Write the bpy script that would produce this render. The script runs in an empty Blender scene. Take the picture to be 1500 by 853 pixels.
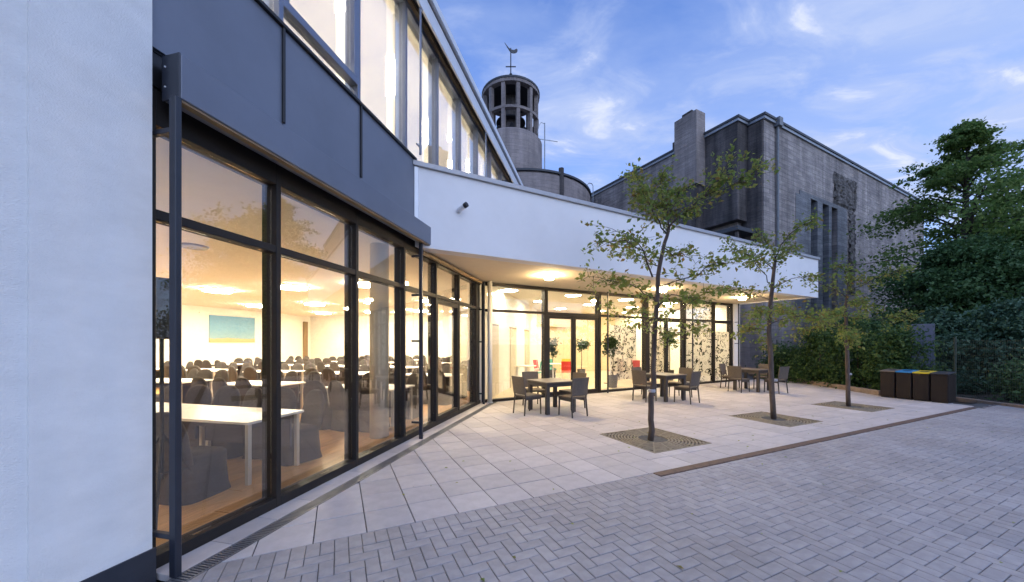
import bpy, bmesh, math, random
import numpy as np
from mathutils import Vector, Matrix
R = math.radians
random.seed(7)
rng = np.random.default_rng(7)
sc = bpy.context.scene
COL = sc.collection

# ------------------------------------------------------------------ camera
cd = bpy.data.cameras.new('camera')
cam = bpy.data.objects.new('camera', cd)
COL.objects.link(cam)
cam.location = (0, 0, 1.62)
cam.rotation_euler = (R(90), 0, 0)
cd.sensor_width = 36
cd.lens = 535 / 1500 * 36
cd.shift_y = 76.5 / 1500
cd.clip_start = 0.05
cd.clip_end = 2000
sc.camera = cam

# ------------------------------------------------------------------ sky
SUN_EL, SUN_AZ = R(34), R(140)          # azimuth clockwise from +Y
w = bpy.data.worlds.new('World')
sc.world = w
w.use_nodes = True
nt = w.node_tree
nt.nodes.clear()


def nd(t, kind, **kw):
    n = t.nodes.new(kind)
    for k, v in kw.items():
        if k.startswith('i_'):
            n.inputs[k[2:].replace('_', ' ')].default_value = v
        else:
            setattr(n, k, v)
    return n


def lk(t, a, b):
    t.links.new(a, b)


def ramp(t, stops, interp='LINEAR'):
    n = t.nodes.new('ShaderNodeValToRGB')
    n.color_ramp.interpolation = interp
    el = n.color_ramp.elements
    while len(el) < len(stops):
        el.new(0.5)
    for e, (p, c) in zip(el, stops):
        e.position = p
        e.color = (*c, 1) if len(c) == 3 else c
    return n


sky = nd(nt, 'ShaderNodeTexSky', sky_type='NISHITA', sun_disc=False, sun_elevation=SUN_EL,
         sun_rotation=SUN_AZ, air_density=1.0, dust_density=0.4, ozone_density=3.0)
tc = nd(nt, 'ShaderNodeTexCoord')
sep = nd(nt, 'ShaderNodeSeparateXYZ')
lk(nt, tc.outputs['Generated'], sep.inputs[0])
zc = nd(nt, 'ShaderNodeMath', operation='MAXIMUM'); zc.inputs[1].default_value = 0.0
lk(nt, sep.outputs['Z'], zc.inputs[0])
za = nd(nt, 'ShaderNodeMath', operation='ADD'); za.inputs[1].default_value = 0.12
lk(nt, zc.outputs[0], za.inputs[0])
dv = nd(nt, 'ShaderNodeVectorMath', operation='DIVIDE')
lk(nt, tc.outputs['Generated'], dv.inputs[0])
cz = nd(nt, 'ShaderNodeCombineXYZ')
for i in range(3):
    lk(nt, za.outputs[0], cz.inputs[i])
lk(nt, cz.outputs[0], dv.inputs[1])
mp = nd(nt, 'ShaderNodeMapping')
mp.inputs['Rotation'].default_value = (0, 0, R(-35))
mp.inputs['Scale'].default_value = (0.8, 1.35, 0.0)
mp.inputs['Location'].default_value = (5.3, 2.2, 0)
lk(nt, dv.outputs[0], mp.inputs['Vector'])
n1 = nd(nt, 'ShaderNodeTexNoise', i_Scale=0.9, i_Detail=7.0, i_Roughness=0.58, i_Distortion=0.35)
lk(nt, mp.outputs[0], n1.inputs['Vector'])
n2 = nd(nt, 'ShaderNodeTexNoise', i_Scale=3.6, i_Detail=6.0, i_Roughness=0.6, i_Distortion=0.6)
lk(nt, mp.outputs[0], n2.inputs['Vector'])
r1 = ramp(nt, [(0.34, (0, 0, 0)), (0.64, (1, 1, 1))])
lk(nt, n1.outputs['Fac'], r1.inputs[0])
r2 = ramp(nt, [(0.46, (0, 0, 0)), (0.78, (1, 1, 1))])
lk(nt, n2.outputs['Fac'], r2.inputs[0])
mm = nd(nt, 'ShaderNodeMath', operation='MULTIPLY_ADD')
lk(nt, r2.outputs[0], mm.inputs[0]); mm.inputs[1].default_value = 0.6
m0 = nd(nt, 'ShaderNodeMath', operation='MULTIPLY'); m0.inputs[1].default_value = 0.85
lk(nt, r1.outputs[0], m0.inputs[0])
lk(nt, m0.outputs[0], mm.inputs[2])
mc = nd(nt, 'ShaderNodeMath', operation='MINIMUM'); mc.inputs[1].default_value = 0.95
lk(nt, mm.outputs[0], mc.inputs[0])
mix = nd(nt, 'ShaderNodeMix', data_type='RGBA')
lk(nt, mc.outputs[0], mix.inputs['Factor'])
tint = nd(nt, 'ShaderNodeMix', data_type='RGBA', blend_type='MULTIPLY')
tint.inputs['Factor'].default_value = 1.0
tint.inputs['B'].default_value = (1.10, 1.22, 1.66, 1)
lk(nt, sky.outputs[0], tint.inputs['A'])
lk(nt, tint.outputs['Result'], mix.inputs['A'])
cr = ramp(nt, [(0.40, (2.4, 3.1, 5.0)), (0.60, (2.8, 3.4, 5.1)), (0.70, (4.3, 4.6, 5.7))])
lk(nt, n2.outputs['Fac'], cr.inputs[0])
lk(nt, cr.outputs[0], mix.inputs['B'])
bg = nd(nt, 'ShaderNodeBackground', i_Strength=0.15)
lk(nt, mix.outputs['Result'], bg.inputs['Color'])
ow = nd(nt, 'ShaderNodeOutputWorld')
lk(nt, bg.outputs[0], ow.inputs['Surface'])

# ------------------------------------------------------------------ sun (soft dusk glow behind the camera)
sd = bpy.data.lights.new('sun', 'SUN')
sd.energy = 0.56
sd.angle = R(60)
sd.color = (0.84, 0.92, 1.0)
so = bpy.data.objects.new('sun', sd)
COL.objects.link(so)
sv = Vector((math.sin(SUN_AZ) * math.cos(SUN_EL), math.cos(SUN_AZ) * math.cos(SUN_EL), math.sin(SUN_EL)))
so.rotation_euler = sv.to_track_quat('Z', 'Y').to_euler()
so.location = (0, -10, 20)

sc.view_settings.view_transform = 'Standard'
sc.view_settings.look = 'None'
sc.view_settings.exposure = 0.35
sc.view_settings.gamma = 1.0
sc.view_settings.use_curve_mapping = False
cy = sc.cycles
cy.use_denoising = True
cy.max_bounces = 7
cy.diffuse_bounces = 4
cy.glossy_bounces = 4
cy.transmission_bounces = 4
cy.transparent_max_bounces = 24
cy.sample_clamp_indirect = 6
cy.caustics_reflective = False
cy.caustics_refractive = False
cy.use_adaptive_sampling = True
cy.adaptive_threshold = 0.02


# ------------------------------------------------------------------ mesh helpers
class MB:
    def __init__(s):
        s.v = []
        s.f = []

    def add(s, vs, fs):
        b = len(s.v)
        s.v += [tuple(p) for p in vs]
        s.f += [tuple(b + i for i in f) for f in fs]
        return s

    def box(s, x0, x1, y0, y1, z0, z1):
        return s.add([(x0, y0, z0), (x1, y0, z0), (x1, y1, z0), (x0, y1, z0), (x0, y0, z1), (x1, y0, z1), (x1, y1, z1), (x0, y1, z1)],
                     [(0, 3, 2, 1), (4, 5, 6, 7), (0, 1, 5, 4), (1, 2, 6, 5), (2, 3, 7, 6), (3, 0, 4, 7)])

    def prism(s, poly, z0, z1, ch=0.0):
        poly = ccw(poly)
        n = len(poly)
        if ch:
            inn = inset(poly, ch)
            vs = [(x, y, z0) for x, y in poly] + [(x, y, z1 - ch) for x, y in poly] + [(x, y, z1) for x, y in inn]
            fs = [tuple(range(2 * n, 3 * n))]
            for k in (0, n):
                fs += [(k + i, k + (i + 1) % n, k + n + (i + 1) % n, k + n + i) for i in range(n)]
            return s.add(vs, fs)
        vs = [(x, y, z0) for x, y in poly] + [(x, y, z1) for x, y in poly]
        fs = [tuple(range(n - 1, -1, -1)), tuple(range(n, 2 * n))]
        fs += [(i, (i + 1) % n, n + (i + 1) % n, n + i) for i in range(n)]
        return s.add(vs, fs)

    def tube(s, path, rad, n=8, cap=True):
        path = [Vector(p) for p in path]
        if not isinstance(rad, (list, tuple)):
            rad = [rad] * len(path)
        vs, fs = [], []
        ref = Vector((0.13, 0.31, 1)).normalized()
        for i, p in enumerate(path):
            a = path[max(0, i - 1)]
            c = path[min(len(path) - 1, i + 1)]
            t = (c - a)
            t = t.normalized() if t.length > 1e-9 else Vector((0, 0, 1))
            e = ref if abs(t.dot(ref)) < 0.9 else Vector((1, 0.1, 0)).normalized()
            u = t.cross(e).normalized()
            v = t.cross(u)
            for k in range(n):
                ang = 2 * math.pi * k / n
                vs.append(p + (u * math.cos(ang) + v * math.sin(ang)) * rad[i])
        for i in range(len(path) - 1):
            for k in range(n):
                a = i * n + k
                b = i * n + (k + 1) % n
                fs.append((a, a + n, b + n, b))
        if cap:
            fs.append(tuple(range(n)))
            fs.append(tuple(range(len(path) * n - 1, (len(path) - 1) * n - 1, -1)))
        return s.add(vs, fs)

    def lathe(s, prof, n=20, cx=0, cy=0):
        vs, fs = [], []
        for r, z in prof:
            for k in range(n):
                a = 2 * math.pi * k / n
                vs.append((cx + r * math.cos(a), cy + r * math.sin(a), z))
        for i in range(len(prof) - 1):
            for k in range(n):
                a, b = i * n + k, i * n + (k + 1) % n
                fs.append((a, b, b + n, a + n))
        if prof[0][0] > 1e-4:
            fs.append(tuple(range(n - 1, -1, -1)))
        if prof[-1][0] > 1e-4:
            fs.append(tuple(range((len(prof) - 1) * n, len(prof) * n)))
        return s.add(vs, fs)

    def rot(s, ang, cx=0, cy=0):
        c, q = math.cos(ang), math.sin(ang)
        s.v = [(cx + (x - cx) * c - (y - cy) * q, cy + (x - cx) * q + (y - cy) * c, z) for x, y, z in s.v]
        return s

    def move(s, dx=0, dy=0, dz=0):
        s.v = [(x + dx, y + dy, z + dz) for x, y, z in s.v]
        return s

    def join(s, o):
        return s.add(o.v, o.f)

    def mesh(s, name, mat, smooth=False):
        me = bpy.data.meshes.new(name)
        me.from_pydata(s.v, [], s.f)
        me.update()
        if mat:
            me.materials.append(mat)
        if smooth:
            me.polygons.foreach_set('use_smooth', [True] * len(me.polygons))
        return me

    def build(s, name, mat, parent=None, smooth=False, bevel=0, seg=1, kind=None, label=None):
        me = s.mesh(name, mat, smooth)
        o = bpy.data.objects.new(name, me)
        COL.objects.link(o)
        if parent:
            o.parent = parent
        if bevel:
            m = o.modifiers.new('bevel', 'BEVEL')
            m.width = bevel
            m.segments = seg
            m.limit_method = 'ANGLE'
            m.angle_limit = R(35)
        if kind:
            o['kind'] = kind
        if label:
            o['label'] = label
        return o


def ccw(poly):
    a = sum(p[0] * q[1] - q[0] * p[1] for p, q in zip(poly, poly[1:] + poly[:1]))
    return list(poly) if a > 0 else list(poly)[::-1]


def area(poly):
    return abs(sum(p[0] * q[1] - q[0] * p[1] for p, q in zip(poly, poly[1:] + poly[:1]))) / 2


def inset(poly, d):
    n = len(poly)
    out = []
    for i in range(n):
        p0, p1, p2 = Vector(poly[i - 1]), Vector(poly[i]), Vector(poly[(i + 1) % n])
        e1 = (p1 - p0).normalized(); e2 = (p2 - p1).normalized()
        n1 = Vector((-e1.y, e1.x)); n2 = Vector((-e2.y, e2.x))
        k = 1 + n1.dot(n2)
        m = (n1 + n2) / max(k, 0.35)
        out.append(tuple(p1 + m * d))
    return out


def clip(poly, nx, ny, c):
    """keep nx*x+ny*y<=c"""
    out = []
    n = len(poly)
    for i in range(n):
        p, q = poly[i], poly[(i + 1) % n]
        dp, dq = nx * p[0] + ny * p[1] - c, nx * q[0] + ny * q[1] - c
        if dp <= 0:
            out.append(p)
        if dp * dq < 0:
            t = dp / (dp - dq)
            out.append((p[0] + t * (q[0] - p[0]), p[1] + t * (q[1] - p[1])))
    res = []
    for p in out:
        if not res or math.hypot(p[0] - res[-1][0], p[1] - res[-1][1]) > 2e-3:
            res.append(p)
    if len(res) > 1 and math.hypot(res[0][0] - res[-1][0], res[0][1] - res[-1][1]) < 2e-3:
        res.pop()
    return res if len(res) >= 3 else []


def empty(name, loc=(0, 0, 0), rz=0.0):
    o = bpy.data.objects.new(name, None)
    COL.objects.link(o)
    o.location = loc
    o.rotation_euler = (0, 0, rz)
    o.empty_display_size = 0.2
    return o


def tag(o, label=None, cat=None, group=None, kind=None):
    if label: o['label'] = label
    if cat: o['category'] = cat
    if group: o['group'] = group
    if kind: o['kind'] = kind
    return o


def thing(name, label, cat, loc=(0, 0, 0), rz=0.0, group=None):
    return tag(empty(name, loc, rz), label, cat, group)


KIDS = {}


def kids(o):
    return [c for c in bpy.data.objects if c.parent == o]


def dup(root, loc, rz, label, group=None, tree=None):
    tree = tree or TREES.setdefault(root.name, [(c, kids(c)) for c in kids(root)])
    r = root.copy(); COL.objects.link(r)
    r.location = loc; r.rotation_euler = (0, 0, rz)
    r['label'] = label
    if group: r['group'] = group
    for c, gs in tree:
        k = c.copy(); COL.objects.link(k); k.parent = r
        for g in gs:
            d = g.copy(); COL.objects.link(d); d.parent = k
    return r


TREES = {}


def leaf_mesh(name, P, size, mat, flat=0.4, aspect=0.55, jitter=0.5, dirs=None):
    """P: Nx3 leaf centres; many small folded leaf faces in one mesh"""
    n = len(P)
    a = rng.normal(size=(n, 3))
    nrm = rng.normal(size=(n, 3)); nrm[:, 2] = np.abs(nrm[:, 2]) + flat * 2
    nrm /= np.linalg.norm(nrm, axis=1)[:, None]
    if dirs is not None:
        a = a * 0.6 + dirs
    t = a - (a * nrm).sum(1)[:, None] * nrm
    t /= np.linalg.norm(t, axis=1)[:, None] + 1e-9
    b = np.cross(nrm, t)
    s = size * (1 + jitter * (rng.random(n) - 0.5) * 2)[:, None]
    V = np.empty((n, 4, 3))
    V[:, 0] = P - t * s * 0.5
    V[:, 1] = P + b * s * aspect * 0.5 + nrm * s * 0.08
    V[:, 2] = P + t * s * 0.5 - nrm * s * 0.10
    V[:, 3] = P - b * s * aspect * 0.5 + nrm * s * 0.08
    me = bpy.data.meshes.new(name)
    me.vertices.add(4 * n)
    me.vertices.foreach_set('co', V.reshape(-1).astype(np.float32))
    me.loops.add(4 * n)
    me.loops.foreach_set('vertex_index', np.arange(4 * n, dtype=np.int32))
    me.polygons.add(n)
    me.polygons.foreach_set('loop_start', np.arange(0, 4 * n, 4, dtype=np.int32))
    me.update(calc_edges=True)
    me.validate()
    me.materials.append(mat)
    return me


def link_mesh(name, me, parent=None, kind=None):
    o = bpy.data.objects.new(name, me)
    COL.objects.link(o)
    if parent: o.parent = parent
    if kind: o['kind'] = kind
    return o


# ------------------------------------------------------------------ materials
def principled(name):
    m = bpy.data.materials.new(name)
    m.use_nodes = True
    t = m.node_tree
    b = t.nodes['Principled BSDF']
    return m, t, b


def mat(name, c, rough=0.6, metal=0.0, var=0.12, scale=6.0, bump=0.0, bscale=60.0, spec=0.5, stretch=(1, 1, 1), isl=0.0, c2=None, bdist=0.01, macro=0.0, mscale=0.7, mcol=(1, 1, 1)):
    m, t, b = principled(name)
    co = nd(t, 'ShaderNodeTexCoord')
    mpn = nd(t, 'ShaderNodeMapping'); mpn.inputs['Scale'].default_value = stretch
    lk(t, co.outputs['Object'], mpn.inputs[0])
    nz = nd(t, 'ShaderNodeTexNoise', i_Scale=scale, i_Detail=5.0, i_Roughness=0.6)
    lk(t, mpn.outputs[0], nz.inputs['Vector'])
    lo = tuple(max(0, x * (1 - var)) for x in c)
    hi = tuple(min(1, x * (1 + var)) for x in (c2 or c))
    rp = ramp(t, [(0.3, lo), (0.7, hi)])
    lk(t, nz.outputs['Fac'], rp.inputs[0])
    out = rp.outputs[0]
    if isl:
        g = nd(t, 'ShaderNodeNewGeometry'); oi = nd(t, 'ShaderNodeObjectInfo')
        ad = nd(t, 'ShaderNodeMath', operation='ADD')
        lk(t, g.outputs['Random Per Island'], ad.inputs[0]); lk(t, oi.outputs['Random'], ad.inputs[1])
        fr = nd(t, 'ShaderNodeMath', operation='FRACT'); lk(t, ad.outputs[0], fr.inputs[0])
        mr = nd(t, 'ShaderNodeMapRange'); mr.inputs['To Min'].default_value = 1 - isl; mr.inputs['To Max'].default_value = 1 + isl
        lk(t, fr.outputs[0], mr.inputs['Value'])
        mx = nd(t, 'ShaderNodeVectorMath', operation='SCALE')
        lk(t, out, mx.inputs[0]); lk(t, mr.outputs[0], mx.inputs['Scale'])
        out = mx.outputs[0]
    if macro:
        gp = nd(t, 'ShaderNodeNewGeometry')
        mn = nd(t, 'ShaderNodeTexNoise', i_Scale=mscale, i_Detail=7.0, i_Roughness=0.68, i_Distortion=0.4)
        lk(t, gp.outputs['Position'], mn.inputs['Vector'])
        mrp = ramp(t, [(0.32, tuple((1 - macro) * x for x in mcol)), (0.58, (1, 1, 1)), (0.75, (1 + macro * .4,) * 3)])
        lk(t, mn.outputs['Fac'], mrp.inputs[0])
        mmx = nd(t, 'ShaderNodeMix', data_type='RGBA', blend_type='MULTIPLY'); mmx.inputs['Factor'].default_value = 1
        lk(t, out, mmx.inputs['A']); lk(t, mrp.outputs[0], mmx.inputs['B'])
        out = mmx.outputs['Result']
    lk(t, out, b.inputs['Base Color'])
    b.inputs['Roughness'].default_value = rough
    b.inputs['Metallic'].default_value = metal
    b.inputs['Specular IOR Level'].default_value = spec
    if bump:
        nb = nd(t, 'ShaderNodeTexNoise', i_Scale=bscale, i_Detail=4.0)
        lk(t, mpn.outputs[0], nb.inputs['Vector'])
        bp = nd(t, 'ShaderNodeBump', i_Strength=bump, i_Distance=bdist)
        lk(t, nb.outputs['Fac'], bp.inputs['Height'])
        lk(t, bp.outputs[0], b.inputs['Normal'])
    return m


def emit(name, c, s):
    m, t, b = principled(name)
    b.inputs['Base Color'].default_value = (0.8, 0.8, 0.8, 1)
    b.inputs['Emission Color'].default_value = (*c, 1)
    b.inputs['Emission Strength'].default_value = s
    return m


def leafmat(name, cols, rough=0.55, trans=0.35):
    m, t, b = principled(name)
    g = nd(t, 'ShaderNodeNewGeometry')
    rp = ramp(t, [(i / (len(cols) - 1), c) for i, c in enumerate(cols)])
    lk(t, g.outputs['Random Per Island'], rp.inputs[0])
    lk(t, rp.outputs[0], b.inputs['Base Color'])
    b.inputs['Roughness'].default_value = rough
    b.inputs['Specular IOR Level'].default_value = 0.3
    tr = nd(t, 'ShaderNodeBsdfTranslucent')
    lk(t, rp.outputs[0], tr.inputs['Color'])
    ms = nd(t, 'ShaderNodeMixShader'); ms.inputs[0].default_value = trans
    lk(t, b.outputs[0], ms.inputs[1]); lk(t, tr.outputs[0], ms.inputs[2])
    lk(t, ms.outputs[0], t.nodes['Material Output'].inputs['Surface'])
    return m


def glass(name, base=0.1, edge=0.8, power=3.0, tr=(0.96, 0.95, 0.92)):
    m, t, b = principled(name)
    t.nodes.remove(b)
    lw = nd(t, 'ShaderNodeLayerWeight', i_Blend=0.5)
    pw = nd(t, 'ShaderNodeMath', operation='POWER'); pw.inputs[1].default_value = power
    lk(t, lw.outputs['Facing'], pw.inputs[0])
    ma = nd(t, 'ShaderNodeMath', operation='MULTIPLY_ADD')
    lk(t, pw.outputs[0], ma.inputs[0]); ma.inputs[1].default_value = edge; ma.inputs[2].default_value = base
    tb = nd(t, 'ShaderNodeBsdfTransparent'); tb.inputs[0].default_value = (*tr, 1)
    gl = nd(t, 'ShaderNodeBsdfGlossy'); gl.inputs['Roughness'].default_value = 0.0
    gl.inputs['Color'].default_value = (1, 1, 1, 1)
    ms = nd(t, 'ShaderNodeMixShader')
    lk(t, ma.outputs[0], ms.inputs[0]); lk(t, tb.outputs[0], ms.inputs[1]); lk(t, gl.outputs[0], ms.inputs[2])
    lk(t, ms.outputs[0], t.nodes['Material Output'].inputs['Surface'])
    return m


def stone(name, c, stain=0.35, course=0.5, warm=None):
    """board-marked concrete / small stone with streaks that belong to the wall"""
    m, t, b = principled(name)
    co = nd(t, 'ShaderNodeTexCoord')
    nz = nd(t, 'ShaderNodeTexNoise', i_Scale=0.42, i_Detail=9.0, i_Roughness=0.7)
    lk(t, co.outputs['Object'], nz.inputs['Vector'])
    ms_ = nd(t, 'ShaderNodeMapping'); ms_.inputs['Scale'].default_value = (1.6, 1.6, 0.10)
    lk(t, co.outputs['Object'], ms_.inputs[0])
    st = nd(t, 'ShaderNodeTexNoise', i_Scale=1.2, i_Detail=6.0, i_Roughness=0.6)
    lk(t, ms_.outputs[0], st.inputs['Vector'])
    mh = nd(t, 'ShaderNodeMapping'); mh.inputs['Scale'].default_value = (0.35, 0.35, 3.2)
    lk(t, co.outputs['Object'], mh.inputs[0])
    hz = nd(t, 'ShaderNodeTexNoise', i_Scale=2.2, i_Detail=5.0, i_Roughness=0.7)
    lk(t, mh.outputs[0], hz.inputs['Vector'])
    a = ramp(t, [(0.30, tuple(x * 0.62 for x in c)), (0.70, tuple(min(1, x * 1.25) for x in (warm or c)))])
    lk(t, nz.outputs['Fac'], a.inputs[0])
    sr = ramp(t, [(0.35, (1 - stain,) * 3), (0.62, (1, 1, 1))])
    lk(t, st.outputs['Fac'], sr.inputs[0])
    hr = ramp(t, [(0.3, (1 - 0.45 * course,) * 3), (0.65, (1.0,) * 3)])
    lk(t, hz.outputs['Fac'], hr.inputs[0])
    x1 = nd(t, 'ShaderNodeMix', data_type='RGBA', blend_type='MULTIPLY'); x1.inputs['Factor'].default_value = 1
    lk(t, a.outputs[0], x1.inputs['A']); lk(t, sr.outputs[0], x1.inputs['B'])
    x2 = nd(t, 'ShaderNodeMix', data_type='RGBA', blend_type='MULTIPLY'); x2.inputs['Factor'].default_value = 1
    lk(t, x1.outputs['Result'], x2.inputs['A']); lk(t, hr.outputs[0], x2.inputs['B'])
    lk(t, x2.outputs['Result'], b.inputs['Base Color'])
    b.inputs['Roughness'].default_value = 0.9
    sp = nd(t, 'ShaderNodeSeparateXYZ'); lk(t, co.outputs['Object'], sp.inputs[0])
    sa = nd(t, 'ShaderNodeMath', operation='ADD'); lk(t, sp.outputs['X'], sa.inputs[0]); lk(t, sp.outputs['Y'], sa.inputs[1])
    cv = nd(t, 'ShaderNodeCombineXYZ'); lk(t, sa.outputs[0], cv.inputs[0]); lk(t, sp.outputs['Z'], cv.inputs[1])
    br = nd(t, 'ShaderNodeTexBrick', offset=0.5)
    br.inputs['Scale'].default_value = 1.0
    br.inputs['Color1'].default_value = (0.74, 0.74, 0.76, 1)
    br.inputs['Color2'].default_value = (1.12, 1.1, 1.06, 1)
    br.inputs['Mortar'].default_value = (0.62, 0.62, 0.64, 1)
    br.inputs['Mortar Size'].default_value = 0.018
    br.inputs['Brick Width'].default_value = 0.72
    br.inputs['Row Height'].default_value = 0.27
    lk(t, cv.outputs[0], br.inputs['Vector'])
    x3 = nd(t, 'ShaderNodeMix', data_type='RGBA', blend_type='MULTIPLY'); x3.inputs['Factor'].default_value = min(1.0, course + .15)
    lk(t, x2.outputs['Result'], x3.inputs['A']); lk(t, br.outputs['Color'], x3.inputs['B'])
    lk(t, x3.outputs['Result'], b.inputs['Base Color'])
    bp = nd(t, 'ShaderNodeBump', i_Strength=0.8, i_Distance=0.08)
    lk(t, hz.outputs['Fac'], bp.inputs['Height']); lk(t, bp.outputs[0], b.inputs['Normal'])
    return m


M = {}
M['plaster'] = mat('white_plaster', (0.80, 0.80, 0.80), 0.85, var=0.05, scale=3, bump=0.7, bscale=90, stretch=(1, 1, 2.2), bdist=0.008, macro=0.06, mscale=1.2)
M['render'] = mat('white_render', (0.80, 0.79, 0.80), 0.85, var=0.03, scale=1.3, bump=0.15, bscale=160, bdist=0.004, macro=0.05, mscale=0.5)
M['plinth'] = mat('plinth_grey', (0.028, 0.032, 0.045), 0.6, var=0.15)
M['clad'] = mat('anthracite_cladding', (0.17, 0.188, 0.235), 0.42, metal=0.25, var=0.08, scale=1.5)
M['clad2'] = mat('anthracite_box', (0.16, 0.178, 0.225), 0.42, metal=0.25, var=0.08, scale=1.5)
M['frame'] = mat('dark_bronze_frame', (0.022, 0.020, 0.020), 0.5, metal=0.0, spec=0.2, var=0.1)
M['black'] = mat('black_metal', (0.016, 0.016, 0.018), 0.4, metal=0.2, var=0.1)
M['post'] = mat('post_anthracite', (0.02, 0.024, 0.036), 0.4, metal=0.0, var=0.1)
M['sash'] = mat('sash_grey', (0.16, 0.19, 0.27), 0.4, metal=0.3, var=0.06)
M['alu'] = mat('pale_aluminium', (0.72, 0.74, 0.78), 0.4, metal=0.15, var=0.05)
M['soffit'] = mat('soffit_render', (0.78, 0.68, 0.53), 0.85, var=0.03)
M['coping'] = mat('coping_metal', (0.36, 0.36, 0.38), 0.5, metal=0.4, var=0.08)
M['glass'] = glass('window_glass', 0.065, 0.85, 3.0)
M['glass_hi'] = glass('upper_window_glass', 0.16, 0.8, 3.0)
M['inwall'] = mat('interior_wall', (0.82, 0.80, 0.74), 0.9, var=0.02)
M['inceil'] = mat('interior_ceiling', (0.86, 0.84, 0.79), 0.9, var=0.02)
M['beige'] = mat('beige_wall', (0.62, 0.50, 0.33), 0.9, var=0.05)
M['wood'] = mat('oak_plank', (0.60, 0.34, 0.13), 0.32, var=0.22, scale=5, stretch=(0.5, 8, 1), isl=0.13)
M['foyfloor'] = mat('foyer_floor', (0.55, 0.45, 0.31), 0.35, var=0.08, scale=2)
M['woodjamb'] = mat('brown_timber', (0.22, 0.15, 0.08), 0.5, var=0.2, stretch=(1, 1, 0.1))
M['doorleaf'] = mat('pale_door', (0.62, 0.55, 0.42), 0.6, var=0.04)
M['cover'] = mat('chair_cover_fabric', (0.052, 0.044, 0.043), 0.85, var=0.15, scale=9, bump=0.2, bscale=40)
M['ttop'] = mat('white_laminate', (0.85, 0.83, 0.80), 0.35, var=0.02)
M['tabledark'] = mat('under_table_dark', (0.06, 0.055, 0.075), 0.85, var=0.15, scale=5)  # dark tone for under the hall table tops, not a cloth skirt
M['tleg'] = mat('table_leg_metal', (0.55, 0.52, 0.47), 0.4, metal=0.3, var=0.05)
M['slab'] = mat('concrete_slab', (0.485, 0.455, 0.455), 0.8, var=0.09, scale=7, bump=0.25, bscale=180, isl=0.08, bdist=0.003, macro=0.09, mscale=0.9)
M['paver'] = mat('grey_paver', (0.35, 0.335, 0.345), 0.75, var=0.13, scale=9, bump=0.4, bscale=170, isl=0.075, bdist=0.004, macro=0.2, mscale=0.6, mcol=(1, .98, .95))
M['joint'] = mat('joint_sand', (0.085, 0.085, 0.088), 0.95, var=0.25, scale=20)
M['soil'] = mat('soil', (0.075, 0.06, 0.045), 0.95, var=0.4, scale=3, bump=0.6, bscale=20, bdist=0.03)
M['drain'] = mat('galvanised_grate', (0.17, 0.175, 0.19), 0.5, metal=0.4, var=0.2)
M['corten'] = mat('brown_edging', (0.12, 0.075, 0.055), 0.75, var=0.3, scale=12)
M['iron'] = mat('cast_iron_grate', (0.235, 0.20, 0.145), 0.75, metal=0.0, var=0.3, scale=12)
M['mulch'] = mat('bark_mulch', (0.10, 0.06, 0.045), 0.95, var=0.5, scale=40, bump=0.9, bscale=50, bdist=0.03)
M['bark'] = mat('tree_bark', (0.085, 0.063, 0.052), 0.9, var=0.35, scale=14, bump=0.7, bscale=30, stretch=(1, 1, 0.3))
M['barkdark'] = mat('dark_bark', (0.05, 0.042, 0.035), 0.9, var=0.3)
M['wicker'] = mat('wicker_weave', (0.095, 0.078, 0.065), 0.65, var=0.35, scale=60, bump=0.6, bscale=110, bdist=0.006)
M['wickerb'] = mat('wicker_frame', (0.055, 0.045, 0.04), 0.6, var=0.25, scale=30)
M['tabletop'] = mat('dark_table_top', (0.12, 0.10, 0.088), 0.35, var=0.15)
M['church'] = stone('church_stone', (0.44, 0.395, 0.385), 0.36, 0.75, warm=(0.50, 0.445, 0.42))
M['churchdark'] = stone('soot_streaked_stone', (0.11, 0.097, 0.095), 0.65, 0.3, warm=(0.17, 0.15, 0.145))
M['churchgrey'] = stone('grey_concrete', (0.30, 0.31, 0.33), 0.2, 0.75)
M['churchrough'] = stone('rough_stone', (0.21, 0.19, 0.18), 0.6, 0.5)
M['chimney'] = stone('chimney_stone', (0.40, 0.345, 0.32), 0.3, 0.25)
M['tower'] = stone('tower_stone', (0.36, 0.31, 0.295), 0.28, 0.3)
M['zinc'] = mat('zinc_trim', (0.33, 0.36, 0.40), 0.5, metal=0.4, var=0.1)
M['pipe'] = mat('old_zinc_pipe', (0.20, 0.215, 0.235), 0.6, metal=0.2, var=0.15)
M['lead'] = mat('dark_roof_edge', (0.05, 0.055, 0.065), 0.6, var=0.15)
M['darkvoid'] = mat('louvre_dark', (0.02, 0.02, 0.024), 0.8)
M['bin'] = mat('bin_brown', (0.02, 0.0135, 0.0115), 0.6, var=0.2, spec=0.25, stretch=(12, 12, 0.4))
M['binblue'] = mat('bin_lid_blue', (0.02, 0.22, 0.50), 0.4, var=0.05)
M['binyellow'] = mat('bin_lid_yellow', (0.62, 0.47, 0.02), 0.4, var=0.05)
M['bingrey'] = mat('bin_lid_grey', (0.14, 0.12, 0.11), 0.4, var=0.05)
M['bindark'] = mat('bin_lid_dark', (0.035, 0.035, 0.045), 0.4, var=0.05)
M['fence'] = mat('green_fence_steel', (0.022, 0.04, 0.03), 0.5, metal=0.0, var=0.1)
M['kerbstone'] = mat('kerb_stone', (0.26, 0.20, 0.16), 0.85, var=0.2, scale=8)
M['bluegrey'] = mat('blue_grey_panel', (0.105, 0.12, 0.17), 0.6, var=0.1)
M['whitecol'] = mat('white_column_paint', (0.72, 0.70, 0.66), 0.5, var=0.04)
M['concol'] = mat('concrete_column', (0.60, 0.56, 0.48), 0.8, var=0.06)
M['red'] = mat('red_plastic', (0.62, 0.03, 0.02), 0.4, var=0.03)
M['pink'] = mat('pink_plastic', (0.70, 0.10, 0.12), 0.4, var=0.03)
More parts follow.
